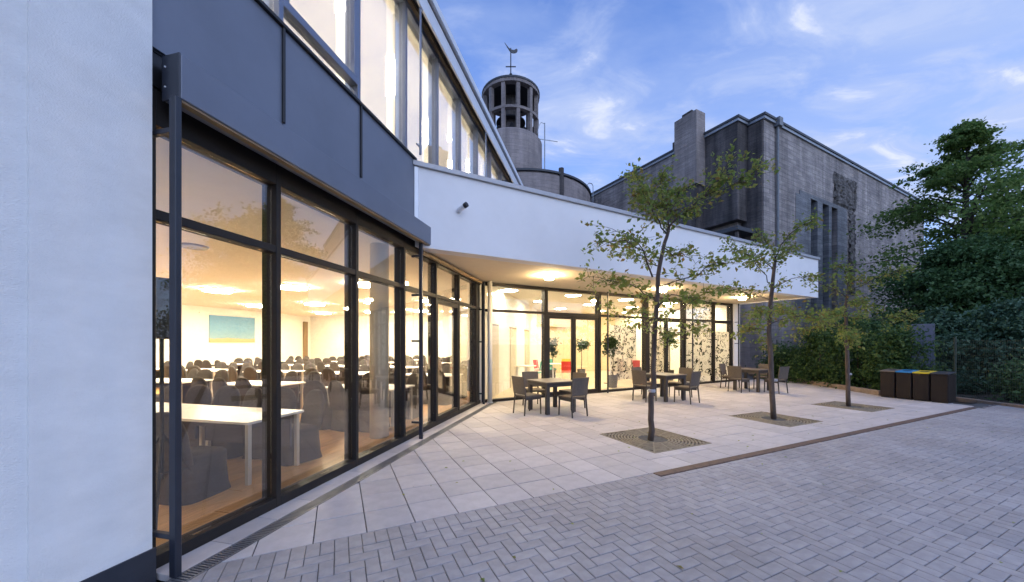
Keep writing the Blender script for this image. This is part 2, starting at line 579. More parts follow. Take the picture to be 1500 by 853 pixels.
M['teal'] = mat('teal_plastic', (0.05, 0.36, 0.28), 0.4, var=0.03)
M['yellow'] = mat('yellow_plastic', (0.75, 0.58, 0.04), 0.4, var=0.03)
M['pot'] = mat('planter_grey', (0.10, 0.095, 0.09), 0.7, var=0.1)
M['speaker'] = mat('speaker_black', (0.025, 0.022, 0.022), 0.6, var=0.15, bump=0.3, bscale=300)
M['blind'] = None
M['lamp'] = emit('ceiling_lamp_glow', (1.0, 0.89, 0.68), 165)
M['lamp2'] = emit('foyer_lamp_glow', (1.0, 0.88, 0.65), 85)
M['spot'] = emit('soffit_lamp_glow', (1.0, 0.72, 0.37), 460)
M['lampup'] = emit('upper_lamp_glow', (1.0, 0.90, 0.74), 45)
M['farlamp'] = emit('far_lamp_glow', (0.9, 1.0, 0.95), 12)
M['leaf'] = leafmat('young_leaf', [(0.15, 0.23, 0.055), (0.22, 0.30, 0.08), (0.31, 0.34, 0.095), (0.19, 0.27, 0.065), (0.35, 0.31, 0.085), (0.16, 0.24, 0.06), (0.30, 0.19, 0.055)], trans=0.55)
M['leafbig'] = leafmat('tall_tree_leaf', [(0.08, 0.155, 0.042), (0.15, 0.245, 0.065), (0.23, 0.31, 0.09)], trans=0.5)
M['leafdark'] = leafmat('dark_conifer_leaf', [(0.036, 0.09, 0.034), (0.07, 0.145, 0.05), (0.115, 0.19, 0.066)], trans=0.25)
M['leafbush'] = leafmat('bush_leaf', [(0.032, 0.08, 0.026), (0.062, 0.125, 0.038), (0.11, 0.175, 0.055)], trans=0.4)
M['leafteal'] = leafmat('blue_green_leaf', [(0.034, 0.08, 0.05), (0.062, 0.13, 0.078), (0.095, 0.17, 0.10)], trans=0.2)
M['leafin'] = leafmat('indoor_leaf', [(0.03, 0.06, 0.02), (0.06, 0.10, 0.03)], trans=0.3)


def blind_mat():
    m, t, b = principled('white_blind_fabric')
    b.inputs['Base Color'].default_value = (0.82, 0.80, 0.80, 1)
    b.inputs['Roughness'].default_value = 0.9
    tr = nd(t, 'ShaderNodeBsdfTranslucent'); tr.inputs['Color'].default_value = (0.85, 0.82, 0.78, 1)
    wv = nd(t, 'ShaderNodeTexNoise', i_Scale=90.0)
    bp = nd(t, 'ShaderNodeBump', i_Strength=0.1); lk(t, wv.outputs['Fac'], bp.inputs['Height']); lk(t, bp.outputs[0], b.inputs['Normal'])
    ms = nd(t, 'ShaderNodeMixShader'); ms.inputs[0].default_value = 0.6
    lk(t, b.outputs[0], ms.inputs[1]); lk(t, tr.outputs[0], ms.inputs[2])
    lk(t, ms.outputs[0], t.nodes['Material Output'].inputs['Surface'])
    return m


M['blind'] = blind_mat()


def scroll_mat():
    """white film printed with black leafy scrolls"""
    m, t, b = principled('scroll_print')
    co = nd(t, 'ShaderNodeTexCoord')
    n = nd(t, 'ShaderNodeTexNoise', i_Scale=5.0, i_Detail=1.0, i_Roughness=0.4, i_Distortion=1.1)
    lk(t, co.outputs['Object'], n.inputs['Vector'])
    v = nd(t, 'ShaderNodeTexVoronoi', feature='DISTANCE_TO_EDGE'); v.inputs['Scale'].default_value = 4.5
    lk(t, co.outputs['Object'], v.inputs['Vector'])
    a = ramp(t, [(0.525, (1, 1, 1)), (0.54, (0, 0, 0)), (0.61, (0, 0, 0)), (0.625, (1, 1, 1))])
    lk(t, n.outputs['Fac'], a.inputs[0])
    c = ramp(t, [(0.025, (0.0, 0.0, 0.0)), (0.04, (1, 1, 1))])
    lk(t, v.outputs['Distance'], c.inputs[0])
    x = nd(t, 'ShaderNodeMix', data_type='RGBA', blend_type='MULTIPLY'); x.inputs['Factor'].default_value = 0.0
    lk(t, a.outputs[0], x.inputs['A']); lk(t, c.outputs[0], x.inputs['B'])
    y = ramp(t, [(0, (0.012, 0.011, 0.01)), (1, (0.92, 0.91, 0.88))])
    lk(t, x.outputs['Result'], y.inputs[0])
    lk(t, y.outputs[0], b.inputs['Base Color'])
    tr = nd(t, 'ShaderNodeBsdfTranslucent'); lk(t, y.outputs[0], tr.inputs['Color'])
    ms = nd(t, 'ShaderNodeMixShader'); ms.inputs[0].default_value = 0.7
    lk(t, b.outputs[0], ms.inputs[1]); lk(t, tr.outputs[0], ms.inputs[2])
    lk(t, ms.outputs[0], t.nodes['Material Output'].inputs['Surface'])
    return m


M['scroll'] = scroll_mat()


def painting_mat():
    m, t, b = principled('seascape_paint')
    co = nd(t, 'ShaderNodeTexCoord')
    sp = nd(t, 'ShaderNodeSeparateXYZ'); lk(t, co.outputs['Object'], sp.inputs[0])
    n = nd(t, 'ShaderNodeTexNoise', i_Scale=3.0, i_Detail=4.0); lk(t, co.outputs['Object'], n.inputs['Vector'])
    a = nd(t, 'ShaderNodeMath', operation='MULTIPLY_ADD'); lk(t, n.outputs['Fac'], a.inputs[0]); a.inputs[1].default_value = 0.12
    lk(t, sp.outputs['Z'], a.inputs[2])
    mr = nd(t, 'ShaderNodeMapRange'); mr.inputs['From Min'].default_value = 1.65; mr.inputs['From Max'].default_value = 3.05
    lk(t, a.outputs[0], mr.inputs['Value'])
    r = ramp(t, [(0.0, (0.40, 0.33, 0.16)), (0.17, (0.44, 0.38, 0.20)), (0.20, (0.22, 0.36, 0.42)), (0.5, (0.17, 0.34, 0.48)), (1.0, (0.13, 0.29, 0.46))])
    lk(t, mr.outputs[0], r.inputs[0]); lk(t, r.outputs[0], b.inputs['Base Color'])
    b.inputs['Roughness'].default_value = 0.7
    return m


M['painting'] = painting_mat()

# ------------------------------------------------------------------ frames of reference
D = (0.22876, 0.97348); NQ = (-0.97348, 0.22876)
FO = (-3.2, 0.0); FA = math.atan2(D[1], D[0])          # hall facade: local x along the glass, y inward
BA = math.atan2(0.55, 1.0)                               # foyer facade
U = (math.cos(BA), math.sin(BA)); V = (-U[1], U[0])
K = (-0.868, 9.92)
CH = (15.95, 22.1)                                        # church corner
TA = math.atan(0.477)                                     # paving
TO = (1.756, 4.56)


def F2W(p, q): return (FO[0] + p * D[0] + q * NQ[0], FO[1] + p * D[1] + q * NQ[1])
def W2F(x, y): return ((x - FO[0]) * D[0] + (y - FO[1]) * D[1], (x - FO[0]) * NQ[0] + (y - FO[1]) * NQ[1])
def B2W(a, b): return (K[0] + a * U[0] + b * V[0], K[1] + a * U[1] + b * V[1])
def W2B(x, y): return ((x - K[0]) * U[0] + (y - K[1]) * U[1], (x - K[0]) * V[0] + (y - K[1]) * V[1])
def T2W(a, b): return (TO[0] + a * math.cos(TA) - b * math.sin(TA), TO[1] + a * math.sin(TA) + b * math.cos(TA))
def W2T(x, y):
    x -= TO[0]; y -= TO[1]
    return (x * math.cos(TA) + y * math.sin(TA), -x * math.sin(TA) + y * math.cos(TA))


def pieces(name, polys, parent, m, z0, z1, ch, limit=300):
    """polys in the parent's local frame, nearest ones as objects, the rest joined"""
    mw = Matrix.Translation(parent.location) @ Matrix.Rotation(parent.rotation_euler.z, 4, 'Z')
    def key(pl):
        c = mw @ Vector((sum(p[0] for p in pl) / len(pl), sum(p[1] for p in pl) / len(pl), 0))
        d = math.hypot(c.x, c.y)
        out = 0 if (c.y > 2.2 and abs(c.x / c.y) < 1.46) else 100
        return d + out
    polys = sorted(polys, key=key)
    cache = {}
    for pl in polys[:limit]:
        cx, cyy = sum(p[0] for p in pl) / len(pl), sum(p[1] for p in pl) / len(pl)
        loc = tuple((round(p[0] - cx, 3), round(p[1] - cyy, 3)) for p in pl)
        if loc not in cache:
            cache[loc] = MB().prism(list(loc), z0, z1, ch).mesh(name, m)
        o = bpy.data.objects.new(name, cache[loc])
        COL.objects.link(o); o.parent = parent; o.location = (cx, cyy, random.uniform(-0.0015, 0.0015))
    if polys[limit:]:
        b = MB()
        for pl in polys[limit:]:
            dz = random.uniform(-0.0015, 0.0015)
            b.prism(pl, z0 + dz, z1 + dz, ch)
        b.build(name, m, parent, kind='stuff')


# ================================================================== GROUND
g = MB().add([(-400, -400, -0.07), (400, -400, -0.07), (400, 400, -0.07), (-400, 400, -0.07)], [(0, 1, 2, 3)])
tag(g.build('ground', M['soil']), kind='structure')

yard = tag(empty('paved_yard', (*TO, 0), TA), kind='structure')
MB().prism([W2T(*p) for p in [(-3.4, -1), (12.75, -1), (12.75, 9.95), (11.4, 9.5), (1.7, 4.6), (-2.3, 2.75)]], -0.065, -0.012).build('joint_bed', M['joint'], yard)
hb = []
# soldier course next to the slabs
for i in range(-46, 104):
    x = i * 0.102
    if x > 0.1:
        continue
    hb.append([(x, -0.205), (x + 0.098, -0.205), (x + 0.098, -0.004), (x, -0.004)])
for i in range(-60, 140):
    for j in range(-60, 0):
        k = (i - j) % 4
        x, y = i * 0.102, -0.208 + (j + 0) * 0.102
        if k == 0:
            pl = [(x, y), (x + 0.1992, y), (x + 0.1992, y + 0.0968), (x, y + 0.0968)]
        elif k == 3:
            pl = [(x, y), (x + 0.0968, y), (x + 0.0968, y + 0.1992), (x, y + 0.1992)]
        else:
            continue
        hb.append(pl)
hb.append([(0.102, -0.208), (0.2, -0.208), (0.2, -0.112), (0.102, -0.112)])
for i in range(1, 106):                                       # pavers up to the brown edging
    for j in range(0, 4):
        k = (i - j) % 4
        x, y = i * 0.102, -0.208 + j * 0.102
        if k == 0:
            pl = [(x, y), (x + 0.1992, y), (x + 0.1992, y + 0.0968), (x, y + 0.0968)]
        elif k == 3:
            pl = [(x, y), (x + 0.0968, y), (x + 0.0968, y + 0.1992), (x, y + 0.1992)]
        else:
            continue
        hb.append(pl)
# clip: facade drain line, slab boundary, right fence kerb
drain_off = -0.40
fl = W2T(*F2W(0, drain_off)); fl2 = W2T(*F2W(1, drain_off))
fd = (fl2[0] - fl[0], fl2[1] - fl[1]); fn = (-fd[1], fd[0])   # inward side normal
fc = fn[0] * fl[0] + fn[1] * fl[1]
ang = -TA
xr = (math.cos(ang), math.sin(ang))                          # world +X in T frame
xc = 12.72 - TO[0]
res = []
for pl in hb:
    c = T2W(sum(p[0] for p in pl) / 4, sum(p[1] for p in pl) / 4)
    if c[1] < 0.4 or c[0] > 2.0 * c[1] + 3.2 or c[0] < -1.75 * c[1] - 0.8:
        continue
    lim = -0.207 if pl[0][0] < -0.0 and pl[0][1] < -0.206 else -0.003
    if pl[0][0] >= 0.0: lim = -0.135
    pl2 = clip(pl, 0, 1, lim)
    if pl2: pl2 = clip(pl2, fn[0], fn[1], fc)
    if pl2: pl2 = clip(pl2, xr[0], xr[1], xc)
    if pl2 and area(pl2) > 0.0012:
        res.append(pl2)
pieces('paver', res, yard, M['paver'], -0.06, 0.0, 0.004)

terrace = tag(empty('terrace', (*TO, 0), TA), kind='structure')
tb = [F2W(1.0, -0.28), F2W(10.3, -0.03), B2W(12.6, -0.02), (11.75, 15.9), (11.6, 9.5)]
MB().prism([W2T(*p) for p in [(-2.35, 2.75), F2W(2.9, -0.39), F2W(9.9, -0.39), B2W(0.2, 0.0), B2W(12.6, 0.0), (12.0, 19.5), (11.75, 15.9), (11.6, 9.55)]], -0.05, -0.016).build('joint_bed', M['joint'], terrace)
TS = 0.408
bl = W2T(*B2W(0, -0.03)); bl2 = W2T(*B2W(1, -0.03))
bd = (bl2[0] - bl[0], bl2[1] - bl[1]); bn = (-bd[1], bd[0]); bc = bn[0] * bl[0] + bn[1] * bl[1]
sl = []
grates = [((2.40, 6.22), 1.26), ((5.64, 7.86), 1.22), ((8.74, 9.40), 1.22)]
x00 = W2T(-2.30, 2.62)[0] - 0.05
for i in range(-3, 45):
    for j in range(0, 22):
        x, y = x00 + i * TS, 0.0 + j * TS
        pl = [(x + .0045, y + .0045), (x + TS - .0045, y + .0045), (x + TS - .0045, y + TS - .0045), (x + .0045, y + TS - .0045)]
        pl = clip(pl, fn[0], fn[1], fc)
        if pl: pl = clip(pl, bn[0], bn[1], bc)
        if pl: pl = clip(pl, xr[0] * 1 - 0.06 * math.sin(TA), xr[1] - 0.06 * math.cos(TA), 11.62 - 0.06 * (4.56) - TO[0] + 0.25)
        if not pl or area(pl) < 0.006: continue
        # leave the tree pits open
        todo = [pl]
        for (gx, gy), gs in grates:
            cx, cyy = W2T(gx, gy); h = gs / 2 + 0.004
            nxt = []
            for q in todo:
                if max(p[0] for p in q) < cx - h or min(p[0] for p in q) > cx + h or max(p[1] for p in q) < cyy - h or min(p[1] for p in q) > cyy + h:
                    nxt.append(q); continue
                a_ = clip(q, 1, 0, cx - h); b_ = clip(q, -1, 0, -(cx + h))
                mid = clip(clip(q, -1, 0, -(cx - h)) or [], 1, 0, cx + h) if clip(q, -1, 0, -(cx - h)) else []
                c_ = clip(mid, 0, 1, cyy - h) if mid else []
                d_ = clip(mid, 0, -1, -(cyy + h)) if mid else []
                nxt += [k for k in (a_, b_, c_, d_) if k and area(k) > 0.002]
            todo = nxt
        sl += todo
pieces('paving_slab', sl, terrace, M['slab'], -0.045, 0.0, 0.003)
# row of narrow slabs between glass and drain
rowt = tag(empty('slab_strip', (*FO, 0), FA), kind='structure')
for i in range(18):
    p0 = 2.66 + i * 0.42
    MB().prism([(p0 + .003, -.25), (p0 + .417, -.25), (p0 + .417, -.032), (p0 + .003, -.032)], -0.045, 0.002, 0.003).build('paving_slab', M['slab'], rowt)

dr = thing('drain_channel', 'narrow grey slotted drain channel running along the foot of the left glass front', 'drain', (*FO, 0), FA)
MB().box(2.3, 10.0, -0.395, -0.255, -0.07, -0.022).build('channel_bed', M['black'], dr)
b = MB()
b.box(2.3, 10.0, -0.395, -0.381, -0.03, 0.001).box(2.3, 10.0, -0.269, -0.255, -0.03, 0.001)
p = 2.3
while p < 10.0:
    b.box(p, p + 0.013, -0.381, -0.269, -0.02, -0.001)
    p += 0.024
b.build('grating_bar', M['drain'], dr, kind='stuff')

ed = thing('metal_edging', 'long brown metal edging strip between pale terrace slabs and grey pavers', 'edging', (*TO, 0), TA)
MB().box(0.0, 10.85, -0.122, -0.006, -0.06, 0.007).build('edging_bar', M['corten'], ed, bevel=0.004)

# tree grates
def grate(cxy, size, label):
    t = thing('tree_grate', label, 'tree grate', (*cxy, 0), TA, 'square tree grates in the terrace')
    h = size / 2
    MB().box(-h, h, -h, h, -0.06, -0.035).build('soil_bed', M['mulch'], t)
    f = MB()
    f.box(-h, h, -h, -h + 0.03, -0.03, 0.004).box(-h, h, h - 0.03, h, -0.03, 0.004)
    f.box(-h, -h + 0.03, -h + 0.03, h - 0.03, -0.03, 0.004).box(h - 0.03, h, -h + 0.03, h - 0.03, -0.03, 0.004)
    f.build('grate_frame', M['iron'], t)
    bars = MB()
    r = 0.24
    while r < h * 1.42:
        n = int(2 * math.pi * r / 0.05)
        for k in range(n):
            a0, a1 = 2 * math.pi * k / n, 2 * math.pi * (k + 1) / n
            r2 = r + 0.026
            q = [(r * math.cos(a0), r * math.sin(a0)), (r2 * math.cos(a0), r2 * math.sin(a0)), (r2 * math.cos(a1), r2 * math.sin(a1)), (r * math.cos(a1), r * math.sin(a1))]
            if all(abs(x) < h - 0.03 and abs(y) < h - 0.03 for x, y in q):
                bars.prism(q, -0.028, 0.001)
        r += 0.052
    for k in range(16):
        a = 2 * math.pi * k / 16
        L = min((h - 0.03) / max(abs(math.cos(a)), 1e-6), (h - 0.03) / max(abs(math.sin(a)), 1e-6))
        c, s_ = math.cos(a), math.sin(a)
        w_ = 0.011
        bars.prism([(0.24 * c - w_ * s_, 0.24 * s_ + w_ * c), (0.24 * c + w_ * s_, 0.24 * s_ - w_ * c), (L * c + w_ * s_, L * s_ - w_ * c), (L * c - w_ * s_, L * s_ + w_ * c)], -0.029, -0.001)
    bars.build('grate_bar', M['iron'], t, kind='stuff')
    ml = MB()
    for k in range(70):
        a, rr = random.uniform(0, 6.28), 0.22 * math.sqrt(random.random())
        x, y, s_ = rr * math.cos(a), rr * math.sin(a), random.uniform(0.012, 0.028)
        ml.join(MB().box(x - s_, x + s_, y - s_ * .6, y + s_ * .6, -0.036, -0.03 + s_ * 0.5).rot(random.uniform(0, 3), x, y))
    ml.build('bark_chip', M['mulch'], t, kind='stuff')


grate(*grates[0], 'square cast iron tree grate round the nearest tallest young tree')
grate(*grates[1], 'square tree grate round the middle of the three young trees')
grate(*grates[2], 'square tree grate round the young tree nearest the bins')

# ================================================================== HALL BUILDING (left)
HB = thing('hall_building', 'white and anthracite hall building at left with tall lit glass front', 'building', (*FO, 0), FA)
PM = [2.70, 3.736, 4.953, 6.170, 7.388, 8.605, 9.82]
cw = MB().box(2.06, 2.624, -0.112, 0.45, 0.2, 10.0).build('corner_wall', M['plaster'], HB)
MB().box(2.045, 2.640, -0.124, 0.44, -0.05, 0.199).build('plinth', M['plinth'], cw)
cw2 = MB().box(-6.0, 2.06, -0.096, 0.45, 0.2, 9.0).build('side_wall', M['plaster'], HB)
MB().box(-6.0, 2.045, -0.108, 0.44, -0.05, 0.199).build('plinth', M['plinth'], cw2)

ZT0, ZT1, ZH = 2.515, 2.585, 3.19
# frame of each bay, with its panes
for i, p0 in enumerate(PM):
    p1 = PM[i + 1] if i + 1 < len(PM) else 10.16
    w0 = 0.027
    b = MB()
    if i == 0:
        b.box(2.627, 2.70, -0.03, 0.20, 0.0, 3.45)
    else:
        b.box(p0 - w0, p0 + w0, -0.03, 0.15, 0.0, 3.45)
    a0, a1 = (2.70 if i == 0 else p0 + w0), p1 - w0
    if i == len(PM) - 1: a1 = p1
    b.box(a0, a1, -0.028, 0.12, 0.0, 0.09)
    b.box(a0, a1, -0.024, 0.10, ZT0, ZT1)
    b.box(a0, a1, -0.028, 0.14, ZH, 3.45)
    win = b.build('window', M['frame'], HB, bevel=0.003)
    if i < len(PM) - 1:
        MB().box(a0 + .002, a1 - .002, 0.03, 0.042, 0.092, ZT0 - .002).build('pane', M['glass'], win)
        MB().box(a0 + .002, a1 - .002, 0.03, 0.042, ZT1 + .002, ZH - .002).build('pane', M['glass'], win)
        if i in (4,):      # narrow opening leaf
            MB().box(a0 + .01, a0 + .06, -0.02, 0.06, 0.1, ZT0 - .01).box(a1 - .06, a1 - .01, -0.02, 0.06, 0.1, ZT0 - .01).box(a0 + .06, a1 - .06, -0.02, 0.06, 2.42, 2.5).box(a0 + .06, a1 - .06, -0.02, 0.06, 0.1, 0.17).build('door_leaf', M['frame'], win)
    else:
        MB().box(a0 + .002, a1 - .002, 0.0, 0.1, 0.092, ZT0 - .002).build('panel', M['black'], win)
        MB().box(a0 + .002, a1 - .002, 0.0, 0.1, ZT1 + .002, ZH - .002).build('panel', M['black'], win)
# dark lintel behind the projecting box
MB().box(2.627, 10.16, -0.045, 0.20, 3.452, 3.70).build('lintel', M['black'], HB)
# cladding
EP = [2.627] + PM[1:3] + [6.43]
for i in range(3):
    MB().box(EP[i] + .004, EP[i + 1] - .004, -0.075, 0.0, 3.703, 4.74).build('cladding_panel', M['clad'], HB, bevel=0.003)
MB().box(2.627, 6.43, -0.055, -0.0, 3.69, 4.735).build('cladding_backing', M['black'], HB)
for p in PM[1:3]:
    MB().box(p - 0.013, p + 0.013, -0.10, -0.0765, 3.80, 4.78).build('fin', M['black'], HB, bevel=0.003)
MB().box(2.627, 6.43, -0.11, 0.05, 4.742, 4.775).build('sill', M['black'], HB)
# projecting awning box
MB().box(2.685, 6.66, -0.285, -0.125, 3.33, 3.64).build('awning_box', M['clad2'], HB, bevel=0.006)
MB().box(2.70, 6.64, -0.123, -0.080, 3.36, 3.62).build('box_bracket', M['black'], HB)
MB().box(2.70, 6.64, -0.272, -0.215, 3.312, 3.328).build('box_underside', M['woodjamb'], HB)
MB().box(2.672, 2.683, -0.285, -0.125, 3.325, 3.645).build('end_shade_plate', M['post'], HB, bevel=0.003)  # added plate, shade of the box end put into its dark colour
for z in (3.42, 3.56):
    MB().tube([(2.674, -0.16, z), (2.666, -0.16, z)], 0.006, 8).build('screw', M['alu'], HB)
# awning guide posts
def guide_post(p, q, z1, arms):
    o = MB().box(p - 0.021, p + 0.021, q - 0.03, q + 0.03, 0.0, z1).build('guide_post', M['post'], HB, bevel=0.004)
    for z in arms:
        MB().box(p - 0.018, p + 0.018, q + 0.03, -0.03, z, z + 0.035).build('arm', M['post'], o, bevel=0.003)
guide_post(2.665, -0.262, 3.33, (0.26, 3.08))
guide_post(6.40, -0.20, 3.33, (0.26, 1.64, 2.42, 3.08))
guide_post(10.02, -0.16, 3.26, (0.26, 1.64, 2.5))
# awning lower rail, pale line above the far panes
MB().box(6.66, 10.1, -0.12, -0.06, 3.20, 3.262).build('awning_rail', M['woodjamb'], HB, bevel=0.004)

# upper storey windows
ZU0, ZU1 = 4.78, 7.20
PU = [2.648, 3.736, 4.953, 6.17, 7.388, 8.605, 9.82, 11.04, 12.26, 13.48, 14.7, 15.92]
for i in range(len(PU) - 1):
    p0, p1 = PU[i], PU[i + 1]
    b = MB()
    b.box(p0 - (0 if i == 0 else .028), p0 + .028, -0.06, 0.14, ZU0, ZU1 + .1)
    b.box(p0 + .028, p1 - .028, -0.04, 0.12, ZU0, ZU0 + .04)
    b.box(p0 + .028, p1 - .028, -0.04, 0.12, ZU1, ZU1 + .1)
    win = b.build('window', M['sash'], HB, bevel=0.003)
    lo = ZU0 + .042
    if i == 1:
        f = MB()
        f.box(p0 + .03, p1 - .03, -0.062, 0.06, 4.995, 5.085)
        f.box(p0 + .03, p0 + .10, -0.062, 0.06, 5.085, ZU1 - .002).box(p1 - .10, p1 - .03, -0.062, 0.06, 5.085, ZU1 - .002)
        f.build('sash', M['sash'], win, bevel=0.004)
        MB().box(p0 + .102, p1 - .102, 0.0, 0.012, 5.087, ZU1 - .004).build('pane', M['glass_hi'], win)
        MB().box(p0 + .03, p1 - .03, 0.0, 0.012, lo, 4.993).build('pane', M['glass_hi'], win)
    else:
        MB().box(p0 + .03, p1 - .03, 0.0, 0.012, lo, ZU1 - .002).build('pane', M['glass_hi'], win)
    bz = ZU0 + (0.03 if i % 3 else 0.10)
    MB().box(p0 + .16, p1 - (0.14 if i == 2 else .10), 0.22, 0.228, bz, ZU1 + .05).build('roller_blind', M['blind'], win)
# head beam + eaves
MB().box(2.648, 16.0, -0.10, 0.10, 7.302, 7.36).build('head_beam', M['woodjamb'], HB)
MB().box(2.648, 16.0, -0.23, 0.0, 7.362, 7.46).build('eaves_soffit', M['black'], HB)
MB().box(2.648, 16.0, -0.27, -0.232, 7.20, 7.50).build('eaves_board', M['alu'], HB, bevel=0.004)
MB().box(2.648, 16.0, -0.26, -0.05, 7.503, 7.545).build('eaves_gap', M['black'], HB)
MB().box(2.648, 16.0, -0.33, -0.06, 7.547, 7.69).build('eaves_cap', M['alu'], HB, bevel=0.004)
MB().box(2.648, 16.0, -0.045, 6.0, 7.47, 7.56).build('roof', M['lead'], HB)
for p in (6.30, 9.95):
    o = MB().tube([(p, -0.24, 4.76), (p, -0.24, 7.19)], 0.02, 10).build('awning_rod', M['sash'], HB)
    MB().box(p - .14, p, -0.25, -0.235, 4.86, 4.88).build('bracket', M['sash'], o)
# upper room shell
MB().box(2.648, 16.0, 0.30, 4.5, 4.55, 4.72).build('upper_floor', M['inwall'], HB)
MB().box(2.648, 16.0, 4.5, 4.7, 4.55, 7.46).build('upper_back_wall', M['inwall'], HB)
MB().box(15.95, 16.1, 0.0, 4.5, 4.55, 7.46).build('upper_end_wall', M['inwall'], HB)
MB().box(2.5, 2.647, 0.46, 4.5, 4.55, 7.46).build('upper_end_wall', M['inwall'], HB)
MB().box(2.648, 16.0, 0.12, 4.5, 7.38, 7.46).build('upper_ceiling', M['inceil'], HB)
for k in range(6):
    p = 3.6 + k * 2.1
    t = thing('ceiling_light', 'lit ceiling panel upstairs behind the blinds, %s from the white corner wall' % ['first', 'second', 'third', 'fourth', 'fifth', 'sixth'][k], 'ceiling light', (*F2W(p, 1.4), 0), FA, 'ceiling lights of the upper storey')
    MB().box(-.5, .5, -.5, .5, 7.34, 7.378).build('diffuser', M['lampup'], t)

# hall interior shell
HC = 3.3
MB().box(2.3, 20.3, 14.5, 14.7, 0, HC + .2).build('hall_rear_wall', M['inwall'], HB)
MB().box(20.2, 20.4, 0.0, 14.5, 0, HC + .2).build('hall_end_wall', M['inwall'], HB)
MB().box(2.10, 2.3, 0.46, 14.5, 0, HC + .2).build('hall_near_wall', M['inwall'], HB)
MB().box(10.17, 20.2, -0.02, 0.14, 0, HC + .2).build('hall_side_wall', M['inwall'], HB)
MB().box(2.3, 20.2, 0.205, 14.5, HC, HC + .15).build('hall_ceiling', M['inceil'], HB)
MB().box(10.17, 20.2, 0.14, 0.205, HC, HC + .15).build('ceiling_edge', M['inceil'], HB)
for p in (17.55, 19.6):
    MB().box(p, p + .28, 14.38, 14.499, 0, 2.95).build('pilaster', M['woodjamb'], HB)
MB().box(13.6, 17.5, 14.44, 14.499, 2.98, 3.05).build('picture_rail', M['inceil'], HB)

hf = tag(empty('hall_floor', (*FO, 0), FA), kind='structure')
pl = []
q = 0.06
row = 0
while q < 14.4:
    p = 2.3 - (row * 0.73) % 1.9
    while p < 20.2:
        a0, a1 = max(2.31, p + .001), min(20.19, p + 1.9 - .001)
        if a1 - a0 > .05:
            pl.append([(a0, q + .001), (a1, q + .001), (a1, min(q + .189, 14.49)), (a0, min(q + .189, 14.49))])
        p += 1.9
    q += 0.19; row += 1
pieces('floor_plank', pl, hf, M['wood'], 0.0, 0.022, 0.0015)
MB().box(2.3, 20.2, 0.05, 14.5, -0.05, 0.004).build('subfloor', M['black'], hf)

# hall column
c = thing('hall_column', 'round pale concrete column just inside the left glass front', 'column', (-2.27, 6.25, 0))
MB().lathe([(0.155, 0.02), (0.155, 3.3)], 28).build('shaft', M['concol'], c, smooth=True)
# painting
t = thing('wall_painting', 'wide blue seascape painting with sandy strip hanging on the white hall wall', 'painting', (*FO, 0), FA)
MB().box(14.05, 16.35, 14.452, 14.498, 1.66, 2.94).build('canvas', M['painting'], t)

# ceiling lights in the hall
ORD = ['first', 'second', 'third', 'fourth', 'fifth', 'sixth', 'seventh', 'eighth']
proto = None
for i, p in enumerate((5.6, 9.7, 13.7, 17.7)):
    for j, q in enumerate((3.2, 5.6, 8.4, 11.4)):
        if i == 0 and j < 2: continue
        lab = 'round lit hall ceiling light, %s row back, %s from the glass' % (ORD[i], ORD[j])
        if proto is None:
            proto = thing('ceiling_light', lab, 'ceiling light', (*F2W(p, q), 0), FA, 'round ceiling lights of the hall')
            MB().lathe([(0.40, 3.262), (0.42, 3.270), (0.42, 3.298)], 28).build('rim', M['ttop'], proto, smooth=False)
            MB().lathe([(0.33, 3.215), (0.36, 3.22), (0.36, 3.2615)], 28).build('diffuser', M['lamp'], proto)
        else:
            dup(proto, (*F2W(p, q), 0), FA, lab)
t = thing('ceiling_vent', 'small grey round vent in the hall ceiling above the first pane', 'vent', (-5.5, 6.3, 0))
MB().lathe([(0.20, 3.27), (0.22, 3.299)], 24).build('vent_plate', M['bingrey'], t)

# tables and covered chairs in the hall
def hall_table(loc, rz, label):
    t = thing('hall_table', label, 'table', loc, rz, 'white tables in the hall')
    MB().box(-.4, .4, -.8, .8, .71, .74).build('tabletop', M['ttop'], t, bevel=.004)
    for sx in (-.34, .34):
        for sy in (-.74, .74):
            MB().box(sx - .022, sx + .022, sy - .022, sy + .022, .02, .71).build('leg', M['tleg'], t)
    MB().box(-.30, .30, -.70, .70, .64, .705).build('apron', M['tabledark'], t)
    MB().box(.27, .30, -.70, .70, .28, .638).build('dark_filler', M['tabledark'], t)  # added dark sheet, stands in for the darkness under the table
    return t


def chair_mesh():
    """stretch cover over a banquet chair, seat side is +x"""
    rings = []
    # (z, x0, x1, halfwidth, corner radius)
    for z, x0, x1, h in [(0.022, -.27, .27, .255), (.10, -.25, .25, .24), (.30, -.235, .235, .228), (.44, -.235, .235, .228)]:
        rings.append((z, x0, x1, h))
    n = 20
    b = MB()
    vs, fs = [], []
    def ring(z, x0, x1, h, e=5.0):
        out = []
        for k in range(n):
            a = 2 * math.pi * k / n
            c, s_ = math.cos(a), math.sin(a)
            out.append(((x0 + x1) / 2 + (x1 - x0) / 2 * math.copysign(abs(c) ** (2 / e), c), h * math.copysign(abs(s_) ** (2 / e), s_), z))
        return out
    R_ = [ring(*r) for r in rings]
    R_.append(ring(.475, -.22, .21, .21))
    for i, r in enumerate(R_):
        vs += r
    for i in range(len(R_) - 1):
        for k in range(n):
            fs.append((i * n + k, i * n + (k + 1) % n, (i + 1) * n + (k + 1) % n, (i + 1) * n + k))
    fs.append(tuple((len(R_) - 1) * n + k for k in range(n)))
    b.add(vs, fs)
    return b


